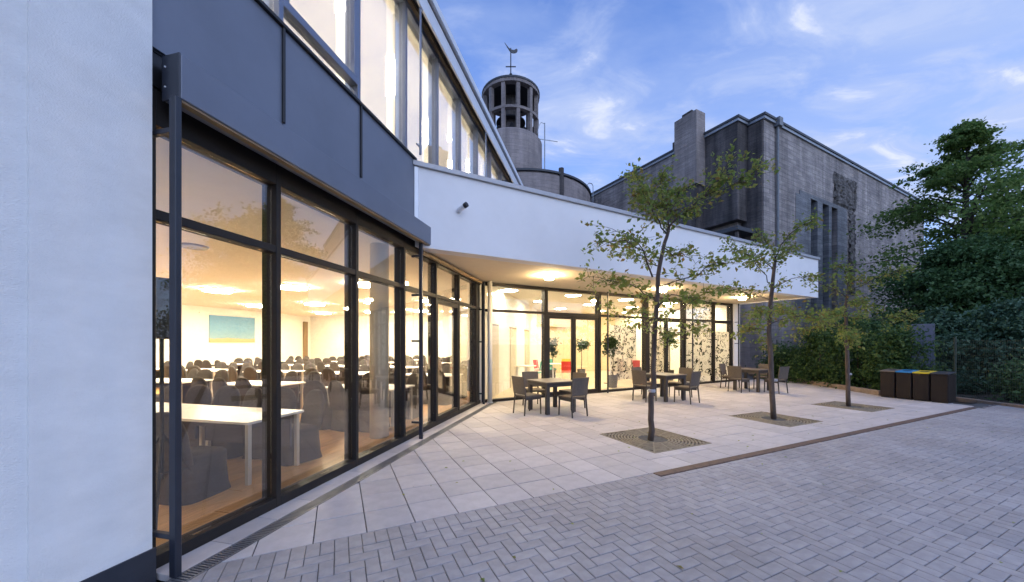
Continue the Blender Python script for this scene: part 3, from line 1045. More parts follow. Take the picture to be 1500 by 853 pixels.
def chair_back():
    b = MB()
    n = 16
    R_ = []
    for z, xo, h, th in [(.40, -.20, .225, .05), (.55, -.225, .225, .048), (.70, -.25, .222, .045), (.80, -.268, .205, .042), (.88, -.282, .165, .038), (.93, -.29, .105, .03), (.945, -.292, .05, .015)]:
        out = []
        for k in range(n):
            a = 2 * math.pi * k / n
            c, s_ = math.cos(a), math.sin(a)
            out.append((xo + th * math.copysign(abs(c) ** .6, c), h * math.copysign(abs(s_) ** .6, s_), z))
        R_.append(out)
    vs = [p for r in R_ for p in r]
    fs = [(i * n + k, i * n + (k + 1) % n, (i + 1) * n + (k + 1) % n, (i + 1) * n + k) for i in range(len(R_) - 1) for k in range(n)]
    fs.append(tuple((len(R_) - 1) * n + k for k in range(n)))
    return b.add(vs, fs)


ht0 = hc0 = None
PR = [4.40, 7.35, 10.3, 13.2, 16.0, 18.6]
QC = [1.46, 4.15, 6.85, 9.55, 12.25]
for i, p in enumerate(PR):
    for j, q in enumerate(QC if i else [1.46, 3.08, 5.6, 8.2, 10.8]):
        if i == 5 and j == 4: continue
        lab = 'white hall table, %s row back, %s from the glass' % (ORD[i], ORD[j])
        pj, qj = p + random.uniform(-.06, .06), q + random.uniform(-.08, .08)
        rz = FA + random.uniform(-.03, .03)
        if ht0 is None:
            ht0 = hall_table((*F2W(p, q), 0), FA, lab)
        else:
            dup(ht0, (*F2W(pj, qj), 0), rz, lab)
        for side in (-1, 1):
            for k in range(3):
                if i == 0 and side == -1 and (j > 0 or k == 0): continue
                if i == 0 and j == 0 and side == -1 and k == 2: continue
                cp, cq = p + side * (.60 + random.uniform(-.05, .08)), q + (k - 1) * .53 + random.uniform(-.05, .05)
                crz = FA + (math.pi if side > 0 else 0) + random.uniform(-.28, .28)
                cl = 'dark covered chair, %s seat on %s side of %s table from glass, %s row' % (['first', 'middle', 'last'][k], 'near' if side < 0 else 'far', ORD[j], ORD[i])
                if i == 0 and j == 0 and side == -1: cq = 1.06
                if hc0 is None:
                    hc0 = thing('hall_chair', cl, 'chair', (*F2W(cp, cq), 0), crz, 'covered chairs in the hall')
                    chair_mesh().build('seat_cover', M['cover'], hc0, smooth=True)
                    chair_back().build('back_cover', M['cover'], hc0, smooth=True)
                else:
                    dup(hc0, (*F2W(cp, cq), 0), crz, cl)
# speaker on a stand
t = thing('speaker_stand', 'black tripod speaker stand inside the first pane of the glass front', 'stand', (-3.28, 3.42, 0))
MB().tube([(0, 0, .35), (0, 0, 1.66)], .017, 10).build('pole', M['black'], t)
for a in (-.9, 1.3, 3.3):
    MB().tube([(0, 0, .78), (.42 * math.cos(a), .42 * math.sin(a), .035)], .013, 8).build('leg', M['black'], t)
    MB().tube([(0, 0, .40), (.22 * math.cos(a), .22 * math.sin(a), .38)], .008, 6).build('brace', M['black'], t)
t = thing('loudspeaker', 'black loudspeaker box on the tripod stand behind the first pane', 'speaker', (-3.28, 3.42, 1.66), R(-50))
MB().prism([(-.15, -.13), (.15, -.13), (.12, .13), (-.12, .13)], 0, .56).build('cabinet', M['speaker'], t, bevel=.012, seg=2)
MB().box(-.135, .135, -.142, -.131, .02, .54).build('grille', M['black'], t)

# ================================================================== FOYER WING
FW = thing('foyer_wing', 'low white wing with lit glass front under a deep overhang', 'building', (*K, 0), BA)
# parapet wall (outer face at b=-2.856)
def fb(p, q): return W2B(*F2W(p, q))
BO = -2.856
# left end on the hall facade plane
def on_fac(b, off=-0.05):
    p0, p1 = fb(0, off), fb(10, off)
    s = (b - p0[1]) / (p1[1] - p0[1])
    return (p0[0] + s * (p1[0] - p0[0]), b)
aL0, aL1 = on_fac(BO, -.08), on_fac(BO + .3, -.08)
ZW0, ZW1 = 3.27, 4.64
AE = 12.09
MB().prism([aL0, (AE, BO), (AE, BO + .3), aL1], ZW0, ZW1).build('parapet_wall', M['render'], FW)
cL0, cL1 = on_fac(BO - .05, -.08), on_fac(BO + .36, -.08)
MB().prism([cL0, (AE + .04, BO - .05), (AE + .04, BO + .36), cL1], ZW1 + .002, ZW1 + .085).build('coping', M['coping'], FW, bevel=.004)
MB().box(AE - .3, AE, BO + .302, 2.0, ZW0, ZW1).build('parapet_end_wall', M['render'], FW)
MB().prism([on_fac(BO - .02, -.13), on_fac(BO - .02, -.083), on_fac(BO + .3, -.083), on_fac(BO + .3, -.13)], 3.66, ZW1 - .01).build('end_trim', M['alu'], FW)
# soffit
MB().prism([on_fac(BO + .301, -.07), (AE - .301, BO + .301), (AE - .301, 0.6), (12.6, .6), on_fac(.6, -.03), ], 3.30, 3.36).build('soffit', M['soffit'], FW)
MB().prism([on_fac(BO + .301, -.0), (AE - .301, BO + .301), (13.0, 9), on_fac(9, .3)], 4.45, 4.55).build('roof', M['coping'], FW)

AM = [0.10, 2.147, 4.25, 6.47, 8.56, 10.39, 11.62]
ZF = 3.298
def bar(b_, a0, a1, z0, z1, y0=-.03, y1=.12):
    b_.box(a0, a1, y0, y1, z0, z1)
for i in range(6):
    a0, a1 = AM[i], AM[i + 1]
    b = MB()
    wd = [0.03, .055, .05, .07, .05, .06][i]
    wn = [.055, .05, .07, .05, .06, .06][i]
    bar(b, a0 - wd, a0 + wd, 0, ZF, -.04, .16)
    if i == 5: bar(b, a1 - wn, a1 + wn, 0, ZF, -.04, .16)
    x0, x1 = a0 + wd, a1 - wn
    bar(b, x0, x1, 3.21, ZF)
    zt = 2.53
    bar(b, x0, x1, zt - (.035 if i not in (1, 5) else .08), zt + .03)
    bar(b, x0, x1, 0, .07 if i not in (1, 3) else .03)
    win = b.build('window', M['frame'], FW, bevel=.003)
    MB().box(x0 + .002, x1 - .002, .03, .042, zt + .032, 3.208).build('pane', M['glass'], win)
    zl = zt - (.035 if i not in (1, 5) else .08) - .002
    if i in (1, 3):
        mid = (x0 + x1) / 2
        for s_, (l0, l1) in enumerate(((x0 + .004, mid - .004), (mid + .004, x1 - .004))):
            d = MB()
            d.box(l0, l0 + .075, -.02, .05, .035, zl).box(l1 - .075, l1, -.02, .05, .035, zl)
            d.box(l0 + .075, l1 - .075, -.02, .05, zl - .08, zl).box(l0 + .075, l1 - .075, -.02, .05, .035, .14)
            door = d.build('door', M['frame'], FW, bevel=.003)
            MB().box(l0 + .077, l1 - .077, .01, .022, .142, zl - .082).build('pane', M['glass'], door)
            hx = l1 - .14 if s_ == 1 else l1 - .04
            MB().tube([(hx, -.06, .75), (hx, -.06, 1.75)], .016, 8).build('handle', M['black'], door)
    else:
        MB().box(x0 + .002, x1 - .002, .03, .042, .072, zl).build('pane', M['glass'], win)
        if i in (4,):
            MB().box(x0 + .01, x1 - .01, .05, .054, .08, 3.2).build('printed_film', M['scroll'], win)
        if i == 5:
            MB().box(x0 + .01, x1 - .01, .05, .054, .08, 2.1).build('printed_film', M['scroll'], win)
MB().box(11.70, 12.05, -.06, .25, 0, ZF).build('end_pier', M['render'], FW)
for a in (4.42, 8.74, 11.78):
    o = MB().box(a - .02, a + .02, -.24, -.2, 0, 3.29).build('guide_post', M['post'], FW, bevel=.003)
    for z in (.3, 1.6, 2.5):
        MB().box(a - .012, a + .012, -.2, -.04, z, z + .025).build('arm', M['post'], o)
# white column at the corner of the two glass fronts
t = thing('corner_column', 'slender white round column where the two glass fronts meet', 'column', (*B2W(.24, -.12), 0))
MB().lathe([(.065, 0), (.065, 3.298)], 20).build('shaft', M['whitecol'], t, smooth=True)
MB().lathe([(.085, 0), (.085, .02)], 20).build('base_plate', M['alu'], t)

# foyer interior
MB().box(2.2, 13.0, 7.2, 7.4, 0, 3.4).build('foyer_back_wall', M['beige'], FW)
MB().prism([fb(19.9, -.12), (2.2, 7.4), (2.2, 7.2), fb(19.9, -.35)], 0, 3.4).build('foyer_back_wall', M['inwall'], FW)
MB().box(12.05, 12.25, .0, 7.2, 0, 3.4).build('foyer_end_wall', M['inwall'], FW)
MB().prism([fb(10.35, -.03), (12.05, .17), (12.05, 7.2), fb(19.9, -.03)], 3.37, 3.44).build('foyer_ceiling', M['inceil'], FW)
MB().box(5.2, 8.4, 6.9, 7.195, 2.5, 3.36).build('bulkhead', M['beige'], FW)
ff = tag(empty('foyer_floor', (*K, 0), BA), kind='structure')
MB().prism([(0.0, .0), (12.1, .0), (12.1, 7.2), fb(19.9, -.03)], -.05, .006).build('floor_sheet', M['foyfloor'], ff)
# pale inner doors along the side wall
for k, p in enumerate((10.95, 13.55, 16.3)):
    d = MB().box(p, p + .95, -.062, -.021, 0.01, 2.15).build('door', M['doorleaf'], HB)
    MB().box(p - .06, p + 1.01, -.05, -.0205, 2.152, 2.21).build('door_head', M['woodjamb'], HB)
    MB().tube([(p + .12, -.10, 1.05), (p + .24, -.10, 1.05)], .011, 8).build('handle', M['alu'], d)
# round foyer ceiling lights
fl0 = None
k = 0
for i, a in enumerate((1.6, 4.2, 6.8, 9.4, 11.4)):
    for j, b_ in enumerate((1.3, 3.4, 5.6)):
        if a == 1.6 and b_ > 4 and False: continue
        lab = 'round lit foyer ceiling light, %s from the corner column, %s from the glass' % (ORD[i], ORD[j])
        if fl0 is None:
            fl0 = thing('ceiling_light', lab, 'ceiling light', (*B2W(a, b_), 0), 0, 'round ceiling lights of the foyer')
            MB().lathe([(.28, 3.325), (.30, 3.33), (.30, 3.369)], 24).build('rim', M['ttop'], fl0)
            MB().lathe([(.26, 3.318), (.28, 3.3245)], 24).build('diffuser', M['lamp2'], fl0)
        else:
            dup(fl0, (*B2W(a, b_), 0), 0, lab)
# lamps under the overhang
so0 = None
for k, (x, y) in enumerate(((0.92, 9.02), (4.62, 11.2), (8.35, 13.25))):
    lab = ['round lit lamp in the overhang soffit nearest the corner column', 'round lit lamp in the soffit seen behind the tallest young tree', 'round lit lamp in the soffit nearest the white wall end'][k]
    if so0 is None:
        so0 = thing('soffit_light', lab, 'ceiling light', (x, y, 0), 0, 'lamps under the overhang')
        MB().lathe([(.12, 3.27), (.14, 3.275), (.14, 3.299)], 20).build('rim', M['alu'], so0)
        MB().lathe([(.09, 3.195), (.11, 3.20), (.11, 3.2695)], 20).build('diffuser', M['spot'], so0)
    else:
        dup(so0, (x, y, 0), 0, lab)
# wall spotlight on the parapet
t = thing('wall_spotlight', 'small cylindrical black spotlight sticking out of the white parapet wall', 'spotlight', (-.965, 6.61, 4.03), BA)
MB().tube([(0, 0, -.03), (.02, -.06, 0)], .03, 12).build('bracket', M['alu'], t)
MB().tube([(-.01, -.04, -.02), (.05, -.16, .03)], [.045, .045], 14).build('housing', M['alu'], t)
MB().tube([(.05, -.16, .03), (.075, -.21, .05)], [.047, .047], 14).build('lamp_head', M['black'], t)

# foyer furniture
def shell_chair(mt):
    parts = []
    s = MB().box(-.22, .22, -.22, .2, .43, .46)
    bk = MB()
    for k in range(6):
        x0, x1 = -.21 + k * .07, -.14 + k * .07
        yy = .2 + .05 - .05 * ((k - 2.5) / 2.5) ** 2
        bk.add([(x0, yy - .02, .5), (x1, yy - .02, .5), (x1, yy + .05, .88), (x0, yy + .05, .88), (x0, yy, .5), (x1, yy, .5), (x1, yy + .07, .88), (x0, yy + .07, .88)],
               [(0, 1, 2, 3), (7, 6, 5, 4), (3, 2, 6, 7), (0, 4, 5, 1), (0, 3, 7, 4), (1, 5, 6, 2)])
    return s, bk


def cafe_chair(x, y, rz, mt, label):
    t = thing('cafe_chair', label, 'chair', (x, y, .006), rz, 'coloured chairs in the foyer')
    s, bk = shell_chair(mt)
    s.build('seat', mt, t, bevel=.01); bk.build('backrest', mt, t)
    for sx in (-.18, .18):
        for sy in (-.18, .16):
            MB().tube([(sx * .8, sy * .8, .43), (sx * 1.1, sy * 1.1, 0)], .011, 6).build('leg', M['alu'], t)


def cafe_table(x, y, label):
    t = thing('cafe_table', label, 'table', (x, y, .006), 0, 'round cafe tables in the foyer')
    MB().lathe([(.38, .72), (.40, .73), (.40, .75)], 24).build('tabletop', M['ttop'], t)
    MB().tube([(0, 0, 0.02), (0, 0, .72)], .03, 10).build('leg', M['alu'], t)
    MB().lathe([(.24, 0), (.22, .02)], 20).build('base_plate', M['alu'], t)


cafe_table(1.75, 15.6, 'round white cafe table beside the bright red chair')
cafe_chair(2.25, 15.0, R(170), M['red'], 'bright red chair seen through the left door leaf')
cafe_chair(1.75, 16.6, R(20), M['teal'], 'teal chair behind the round table seen through the left door')
cafe_chair(1.25, 16.0, R(60), M['pink'], 'salmon pink chair beside the red chair seen through the door')
cafe_chair(2.45, 16.9, R(-20), M['yellow'], 'yellow chair farthest back behind the red chair')
cafe_table(.55, 14.2, 'round cafe table seen through the first foyer pane')
cafe_chair(1.05, 14.6, R(-60), M['teal'], 'green chair beside the first dark foyer mullion')
cafe_table(5.0, 17.0, 'round cafe table between the two pink chairs')
cafe_chair(4.35, 15.6, R(190), M['pink'], 'pink chair behind the potted tree in the foyer')
cafe_chair(5.35, 16.0, R(170), M['pink'], 'pink chair right of the potted tree by the printed screen')


def potted_tree(x, y, h, label, pot=True):
    t = thing('potted_tree', label, 'potted plant', (x, y, .006), 0, 'potted trees in the foyer')
    MB().lathe([(.15, 0), (.19, .42), (.19, .44), (.165, .44), (.16, .38), (.0, .38)], 20).build('pot', M['pot'], t)
    MB().tube([(0, 0, .38), (.02, 0, .9), (0, .01, h - .5)], [.02, .017, .012], 8).build('trunk', M['bark'], t)
    n = 620
    cl_ = rng.normal(size=(16, 3)) * np.array([.15, .15, .17])
    P = cl_[rng.integers(0, 16, n)] + rng.normal(size=(n, 3)) * .085
    P += np.array([0, 0, h - .42])
    link_mesh('crown', leaf_mesh('crown', P, .11, M['leafin']), t, kind='stuff')


potted_tree(3.68, 13.35, 2.05, 'potted tree in a grey tub just inside the glass right of the door')
potted_tree(1.9, 17.2, 1.9, 'potted tree at the back seen through the left door leaf')
potted_tree(3.15, 16.6, 2.0, 'potted tree at the back seen through the right door leaf')
potted_tree(6.9, 16.0, 2.2, 'potted tree behind the second pair of doors')
# printed screens standing in the foyer
for k, (a, b_, wd, lab) in enumerate(((7.5, 2.1, 1.7, 'freestanding screen with black leafy scroll print right of the potted tree'), (9.1, 1.6, 1.5, 'freestanding screen with scroll print behind the second doors'))):
    t = thing('printed_screen', lab, 'screen', (*B2W(a, b_), .006), BA + R(8), 'printed screens in the foyer')
    MB().box(-wd / 2, wd / 2, -.015, .015, .10, 2.35).build('panel', M['scroll'], t)
    MB().box(-wd / 2 - .03, -wd / 2, -.02, .02, 0, 2.4).box(wd / 2, wd / 2 + .03, -.02, .02, 0, 2.4).build('stand_frame', M['alu'], t)

# ================================================================== TERRACE FURNITURE
def terrace_chair(loc, rz, label):
    """seat faces +x"""
    t = thing('terrace_chair', label, 'chair', loc, rz, 'wicker chairs on the terrace')
    MB().box(-.22, .23, -.225, .225, .40, .445).build('seat', M['wicker'], t, bevel=.012, seg=2)
    b = MB()
    prof = [(-.215, .47), (-.235, .62), (-.275, .87)]
    n = 6
    for (x0, z0), (x1, z1) in zip(prof[:-1], prof[1:]):
        for k in range(n):
            y0, y1 = -.225 + k * .075, -.15 + k * .075
            cv = lambda y: -.03 * (1 - (y / .225) ** 2)
            b.add([(x0 + cv(y0), y0, z0), (x0 + cv(y1), y1, z0), (x1 + cv(y1), y1 * 1.03, z1), (x1 + cv(y0), y0 * 1.03, z1),
                   (x0 + cv(y0) - .025, y0, z0), (x0 + cv(y1) - .025, y1, z0), (x1 + cv(y1) - .025, y1 * 1.03, z1), (x1 + cv(y0) - .025, y0 * 1.03, z1)],
                  [(0, 1, 2, 3), (7, 6, 5, 4), (3, 2, 6, 7), (0, 4, 5, 1), (0, 3, 7, 4), (1, 5, 6, 2)])
    b.build('backrest', M['wicker'], t)
    for sy in (-.205, .205):
        MB().tube([(.205, sy, .41), (.215, sy * 1.03, 0.001)], [.02, .016], 8).build('leg', M['wickerb'], t)
        MB().tube([(-.235, sy, .62), (-.215, sy, .42), (-.255, sy * 1.05, .001)], [.016, .02, .016], 8).build('leg', M['wickerb'], t)
    MB().box(-.19, .19, -.2, -.18, .34, .40).build('seat_rail', M['wickerb'], t)
    MB().box(-.19, .19, .18, .2, .34, .40).build('seat_rail', M['wickerb'], t)
    return t


def terrace_table(loc, rz, label):
    t = thing('terrace_table', label, 'table', loc, rz, 'dark tables on the terrace')
    MB().box(-.44, .44, -.44, .44, .705, .735).build('tabletop', M['tabletop'], t, bevel=.006)
    for sx in (-.37, .37):
        for sy in (-.37, .37):
            MB().box(sx - .042, sx + .042, sy - .042, sy + .042, .001, .704).build('leg', M['wickerb'], t, bevel=.004)
    a = MB()
    a.box(-.40, .40, -.41, -.38, .62, .703).box(-.40, .40, .38, .41, .62, .703).box(-.41, -.38, -.38, .38, .62, .703).box(.38, .41, -.38, .38, .62, .703)
    a.build('apron', M['wickerb'], t)
    return t


tt0 = tc0 = None
TB = [(.95, 8.78, 'nearest the corner column'), (4.40, 10.58, 'behind the tallest young tree'), (8.26, 12.58, 'nearest the church wall')]
for i, (x, y, where) in enumerate(TB):
    lab = 'square dark terrace table ' + where
    if tt0 is None: tt0 = terrace_table((x, y, 0), BA, lab)
    else: dup(tt0, (x, y, 0), BA + random.uniform(-.05, .05), lab)
    for k, (da, db, rz, sd_) in enumerate(((-.72, .02, 0, 'left'), (.70, .05, math.pi, 'right rear'), (.0, .72, -math.pi / 2, 'glass'), (.06, -.70, math.pi / 2, 'paved yard'))):
        da += random.uniform(-.05, .05); db += random.uniform(-.05, .05)
        cx, cyy = x + da * U[0] + db * V[0], y + da * U[1] + db * V[1]
        cl = 'wicker chair on the %s side of the terrace table %s' % (sd_, where)
        ra = BA + rz + random.uniform(-.18, .18)
        if tc0 is None: tc0 = terrace_chair((cx, cyy, 0), ra, cl)
        else: dup(tc0, (cx, cyy, 0), ra, cl)

# bins: four in a row
VB = math.atan2(9.76 - 11.05, 11.66 - 11.12)
for k, (ml, lab) in enumerate((('bingrey', 'brown waste bin with grey brown lid at the left end of the row'), ('binblue', 'brown waste bin with blue lid'),
                               ('binyellow', 'brown waste bin with yellow lid'), ('bindark', 'brown waste bin with dark lid at the right end beside the fence'))):
    t = thing('waste_bin', lab, 'bin', (11.12 + math.cos(VB) * (.175 + k * .352), 11.05 + math.sin(VB) * (.175 + k * .352), 0), VB, 'waste bins at the end of the terrace')
    MB().box(-.165, .165, .012, .46, .03, .765).build('body', M['bin'], t, bevel=.006)
    MB().box(-.155, .155, -.008, .011, .05, .735).build('door', M['bin'], t, bevel=.004)
    MB().box(-.15, .15, .03, .44, 0, .03).build('base', M['black'], t)
    MB().add([(-.17, -.012, .768), (.17, -.012, .768), (.17, .47, .80), (-.17, .47, .80), (-.17, -.012, .80), (.17, -.012, .80), (.17, .47, .84), (-.17, .47, .84)],
             [(0, 3, 2, 1), (4, 5, 6, 7), (0, 1, 5, 4), (1, 2, 6, 5), (2, 3, 7, 6), (3, 0, 4, 7)]).build('lid', M[ml], t, bevel=.005)
    MB().add([(-.09, .14, .812), (.09, .14, .812), (.09, .30, .823), (-.09, .30, .823), (-.09, .14, .8125), (.09, .14, .8125), (.09, .30, .8285), (-.09, .30, .8285)], [(0, 3, 2, 1), (4, 5, 6, 7), (0, 1, 5, 4), (1, 2, 6, 5), (2, 3, 7, 6), (3, 0, 4, 7)]).build('slot', M['black'], t)

# low stone border of the planting bed, one kerb piece after another
bd_ = thing('bed_border', 'low brown stone border of the planting bed behind the terrace', 'border')
pts = [(11.35, 11.30), (11.62, 13.3), (11.95, 15.6), (12.4, 19.2)]
for (x0, y0), (x1, y1) in zip(pts[:-1], pts[1:]):
    L = math.hypot(x1 - x0, y1 - y0); n = max(1, round(L / .8)); a = math.atan2(y1 - y0, x1 - x0)
    for k in range(n):
        b = MB().box(k * L / n + .006, (k + 1) * L / n - .006, -.16, 0, -.06, .15 + random.uniform(-.008, .008)).rot(a).move(x0, y0)
        b.build('kerb_stone', M['kerbstone'], bd_, bevel=.01)

# fence
fe = thing('wire_fence', 'green wire mesh fence with slim posts behind the bins', 'fence')
fp = [(12.86, 6.2), (12.92, 8.6), (13.04, 10.75), (13.15, 12.8), (13.25, 14.9), (13.5, 17.0), (13.78, 19.0)]
for i, (x, y) in enumerate(fp):
    MB().tube([(x, y, -.06), (x, y, 1.8)], .03, 10).build('post', M['fence'], fe)
    if i + 1 < len(fp):
        x1, y1 = fp[i + 1]
        L = math.hypot(x1 - x, y1 - y); a = math.atan2(y1 - y, x1 - x)
        b = MB()
        k = .06
        while k < L - .04:
            b.box(k - .0018, k + .0018, -.0018, .0018, .06, 1.72); k += .05
        z = .08
        while z < 1.75:
            b.box(.03, L - .03, -.009, -.003, z, z + .006).box(.03, L - .03, .003, .009, z, z + .006); z += .2
        b.rot(a).move(x, y).build('wire_panel', M['fence'], fe, kind='stuff')
fk = thing('fence_kerb', 'low reddish kerb along the foot of the wire fence at right', 'kerb')
for i in range(14):
    y0 = 2.0 + i * .62
    x0 = 12.78 + (y0 - 6) * .02
    MB().box(x0 - .05, x0 + .07, y0 + .006, y0 + .614, -.06, .06 + random.uniform(-.006, .006)).build('kerb_stone', M['kerbstone'], fk, bevel=.008)
t = thing('upright_panel', 'plain blue grey upright panel standing behind the yellow and dark lidded bins', 'panel', (13.5, 11.95, -.05), R(-38))
MB().box(-.30, .22, -.03, .03, 0, 2.3).build('board', M['bluegrey'], t, bevel=.006)
MB().box(-.28, -.22, .03, .08, 0, 2.2).box(.14, .20, .03, .08, 0, 2.2).build('leg', M['fence'], t)

# ================================================================== CHURCH
C = thing('church', 'weathered grey brown stone church behind the wing with flat roof edge', 'church', (*CH, 0), BA)
ZC = 14.8
# R wall pieces round the window recess: windows at local a, found from the photograph's proportions
W0, W1 = 4.36, 8.30
WZ = 11.2
MB().box(0.02, W0, 0, 1.6, -.06, ZC).build('wall', M['church'], C)
MB().box(W1, 27, 0, 1.6, -.06, ZC).build('wall', M['church'], C)
MB().box(W0, W1, 0.0, 1.6, WZ, ZC).build('wall', M['church'], C)
MB().box(W0, W1, 0.0, 1.6, -.06, 1.4).build('wall', M['church'], C)
wn = MB().box(W0, W1, 1.2, 1.6, 1.4, WZ).build('window', M['darkvoid'], C)
for x0, x1 in ((5.24, 5.98), (6.93, 7.34)):
    MB().box(x0, x1, -.05, 1.19, 1.41, WZ - .01).build('mullion', M['churchgrey'], wn)
for x0, x1 in ((W0, 5.24), (5.98, 6.93), (7.34, W1)):
    for z in np.arange(1.9, WZ - .2, .62):
        MB().box(x0 + .002, x0 + .16, .05, .3, z, z + .3).build('tooth_stone', M['churchgrey'], wn)
MB().box(W0 - 1.5, W1 + 1.5, -.03, -.002, WZ + .0, WZ + .28).build('window_head', M['churchgrey'], C)
MB().box(W1 + .0, W1 + 1.55, -.03, -.002, 0, WZ - .0).build('smooth_band', M['churchgrey'], C)
MB().box(2.4, W0 - .0, -.03, -.002, 0, WZ - .0).build('smooth_band', M['churchgrey'], C)
# rough broken-out patches: piles of uneven stones
def rough_patch(a0, a1, z0, z1, na, nz):
    b = MB()
    H = {}
    for i in range(na + 1):
        for j in range(nz + 1):
            e = min(i, na - i, j, nz - j)
            H[i, j] = (a0 + (a1 - a0) * (i + random.uniform(-.3, .3)) / na, -(.006 if e == 0 else random.uniform(.02, .15)), z0 + (z1 - z0) * (j + random.uniform(-.3, .3)) / nz)
    idx = {k: n for n, k in enumerate(H)}
    fs = []
    for i in range(na):
        for j in range(nz):
            if min(i, na - 1 - i) == 0 and random.random() < .35: continue
            q = (idx[i, j], idx[i + 1, j], idx[i + 1, j + 1], idx[i, j + 1])
            fs += [(q[0], q[1], q[2]), (q[0], q[2], q[3])] if random.random() < .5 else [(q[0], q[1], q[3]), (q[1], q[2], q[3])]
    return b.add(list(H.values()), fs).build('rough_stone', M['churchrough'], C)
rough_patch(7.65, 11.5, WZ + .30, WZ + 2.6, 22, 16)
rough_patch(10.1, 11.3, 5.2, WZ + .28, 7, 40)
# corner pilaster and stepped left side
MB().box(-1.3, 0.019, 0.0, 1.6, -.06, ZC).build('pilaster', M['church'], C)
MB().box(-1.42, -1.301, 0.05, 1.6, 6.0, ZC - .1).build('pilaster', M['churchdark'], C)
MB().box(-1.42, -1.301, 0.05, 1.6, -.06, 5.998).build('pilaster', M['chimney'], C)
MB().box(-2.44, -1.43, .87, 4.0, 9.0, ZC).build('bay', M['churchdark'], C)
MB().box(-1.6, 0, 4.0, 24, -.06, ZC).build('side_wall', M['church'], C)
MB().box(-2.44, -1.6, 4.0, 24, 10.9, ZC).build('side_wall', M['church'], C)
MB().box(-1.9, -1.43, 1.2, 4.0, -.06, 8.99).build('bay_base', M['chimney'], C)
MB().box(-3.3, -1.43, 0.35, 3.6, 8.1, 8.35).build('ledge', M['lead'], C, bevel=.02)
MB().box(-3.1, -2.95, 0.5, 0.65, 5.0, 8.1).box(-3.1, -2.95, 3.3, 3.45, 5.0, 8.1).build('ledge_prop', M['churchdark'], C)
MB().box(-2.9, -1.6, 4.0, 12, 6.8, 7.05).build('lower_roof', M['lead'], C)
MB().box(-.0, 27, 1.2, 24, ZC - .5, ZC - .2).build('roof', M['lead'], C)
# roof edge: pale fascia and dark cap
def edge(x0, x1, y0, y1):
    MB().box(x0, x1, y0, y1, ZC + .002, ZC + .16).build('roof_fascia', M['zinc'], C)
    MB().box(x0 - .06, x1 + .06, y0 - .06, y1 + .06, ZC + .162, ZC + .30).build('roof_cap', M['lead'], C)
edge(0.1, 27, -.1, .5)
edge(-1.45, 0.03, -.12, 1.3)
edge(-2.55, -1.52, .77, 24)
# downpipe
MB().tube([(0.0, -.12, ZC + .2), (0.0, -.12, 5.1), (-.12, -.2, 4.7), (-.45, -.3, 4.6)], .075, 10).build('downpipe', M['pipe'], C)
MB().box(-.2, .2, -.32, -.02, ZC - .15, ZC + .35).build('rain_hopper', M['pipe'], C)
# chimney on the left side
cx, cyy = 11.635 - CH[0], 23.04 - CH[1]
ca, cb = cx * U[0] + cyy * U[1], cx * V[0] + cyy * V[1]
chm = MB().box(ca, -2.445, cb, cb + 1.6, 11.75, 16.4).build('chimney', M['chimney'], C)
MB().box(ca + .1, ca + .75, cb + .4, cb + 1.1, 16.402, 16.62).build('chimney_cap', M['churchdark'], chm)
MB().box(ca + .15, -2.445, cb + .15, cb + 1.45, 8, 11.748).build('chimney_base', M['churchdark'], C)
MB().box(-2.6, -1.9, cb + 1.62, cb + 2.3, ZC + .31, ZC + .75).build('roof_upstand', M['churchdark'], C)

# round bell tower
TW = thing('bell_tower', 'round stone bell tower with open two tier lantern and weather vane', 'tower', (-.1, 30, 0))
MB().lathe([(2.62, -.06), (2.56, 17.75), (2.42, 17.95)], 40).build('shaft', M['tower'], TW, smooth=True)
ZL0, ZL1, ZL2, ZL3 = 17.95, 19.66, 21.6, 21.95
def annulus(ri, ro, z0, z1, n=40):
    b = MB()
    vs, fs = [], []
    for k in range(n):
        a = 2 * math.pi * k / n
        c, s_ = math.cos(a), math.sin(a)
        vs += [(ri * c, ri * s_, z0), (ro * c, ro * s_, z0), (ro * c, ro * s_, z1), (ri * c, ri * s_, z1)]
    for k in range(n):
        a, b_ = 4 * k, 4 * ((k + 1) % n)
        for e in range(4):
            fs.append((a + e, b_ + e, b_ + (e + 1) % 4, a + (e + 1) % 4))
    return b.add(vs, fs)
annulus(1.95, 2.30, ZL1 - .1, ZL1 + .1).build('ring', M['tower'], TW)
annulus(1.9, 2.34, ZL2 - .05, ZL3 - .15).build('ring', M['tower'], TW)
MB().lathe([(2.38, ZL3 - .148), (2.38, ZL3), (0.3, ZL3 + .25), (.0, ZL3 + .26)], 40).build('roof', M['lead'], TW)
for k in range(12):
    a = 2 * math.pi * (k + .5) / 12 + R(-90)
    b = MB().box(1.98, 2.27, -.14, .14, ZL0 - .1, ZL1 - .1).box(1.98, 2.27, -.14, .14, ZL1 + .1, ZL2 - .05).rot(a)
    b.build('rib', M['tower'], TW)
MB().lathe([(.75, ZL0 - .1), (.75, ZL2)], 16).build('stair_core', M['churchdark'], TW)
MB().lathe([(1.2, ZL1 - .05), (1.2, ZL1 + .05)], 24).build('bell_floor', M['darkvoid'], TW)
MB().lathe([(1.93, ZL2 + .0), (1.93, ZL2 + .1)], 24).build('upper_floor', M['darkvoid'], TW)
for k in range(7):
    a = 2 * math.pi * k / 7 + .3
    MB().lathe([(.30, 18.35), (.24, 18.55), (.17, 18.85), (.05, 18.98)], 14, 1.3 * math.cos(a), 1.3 * math.sin(a)).build('bell', M['darkvoid'], TW, smooth=True)
v = MB().tube([(0, 0, ZL3 + .2), (0, 0, ZL3 + 3.9)], .045, 8).build('vane_rod', M['lead'], TW)
MB().box(-.42, .42, -.025, .025, ZL3 + 2.35, ZL3 + 2.42).box(-.025, .025, -.42, .42, ZL3 + 2.35, ZL3 + 2.42).build('cross_arm', M['lead'], v)
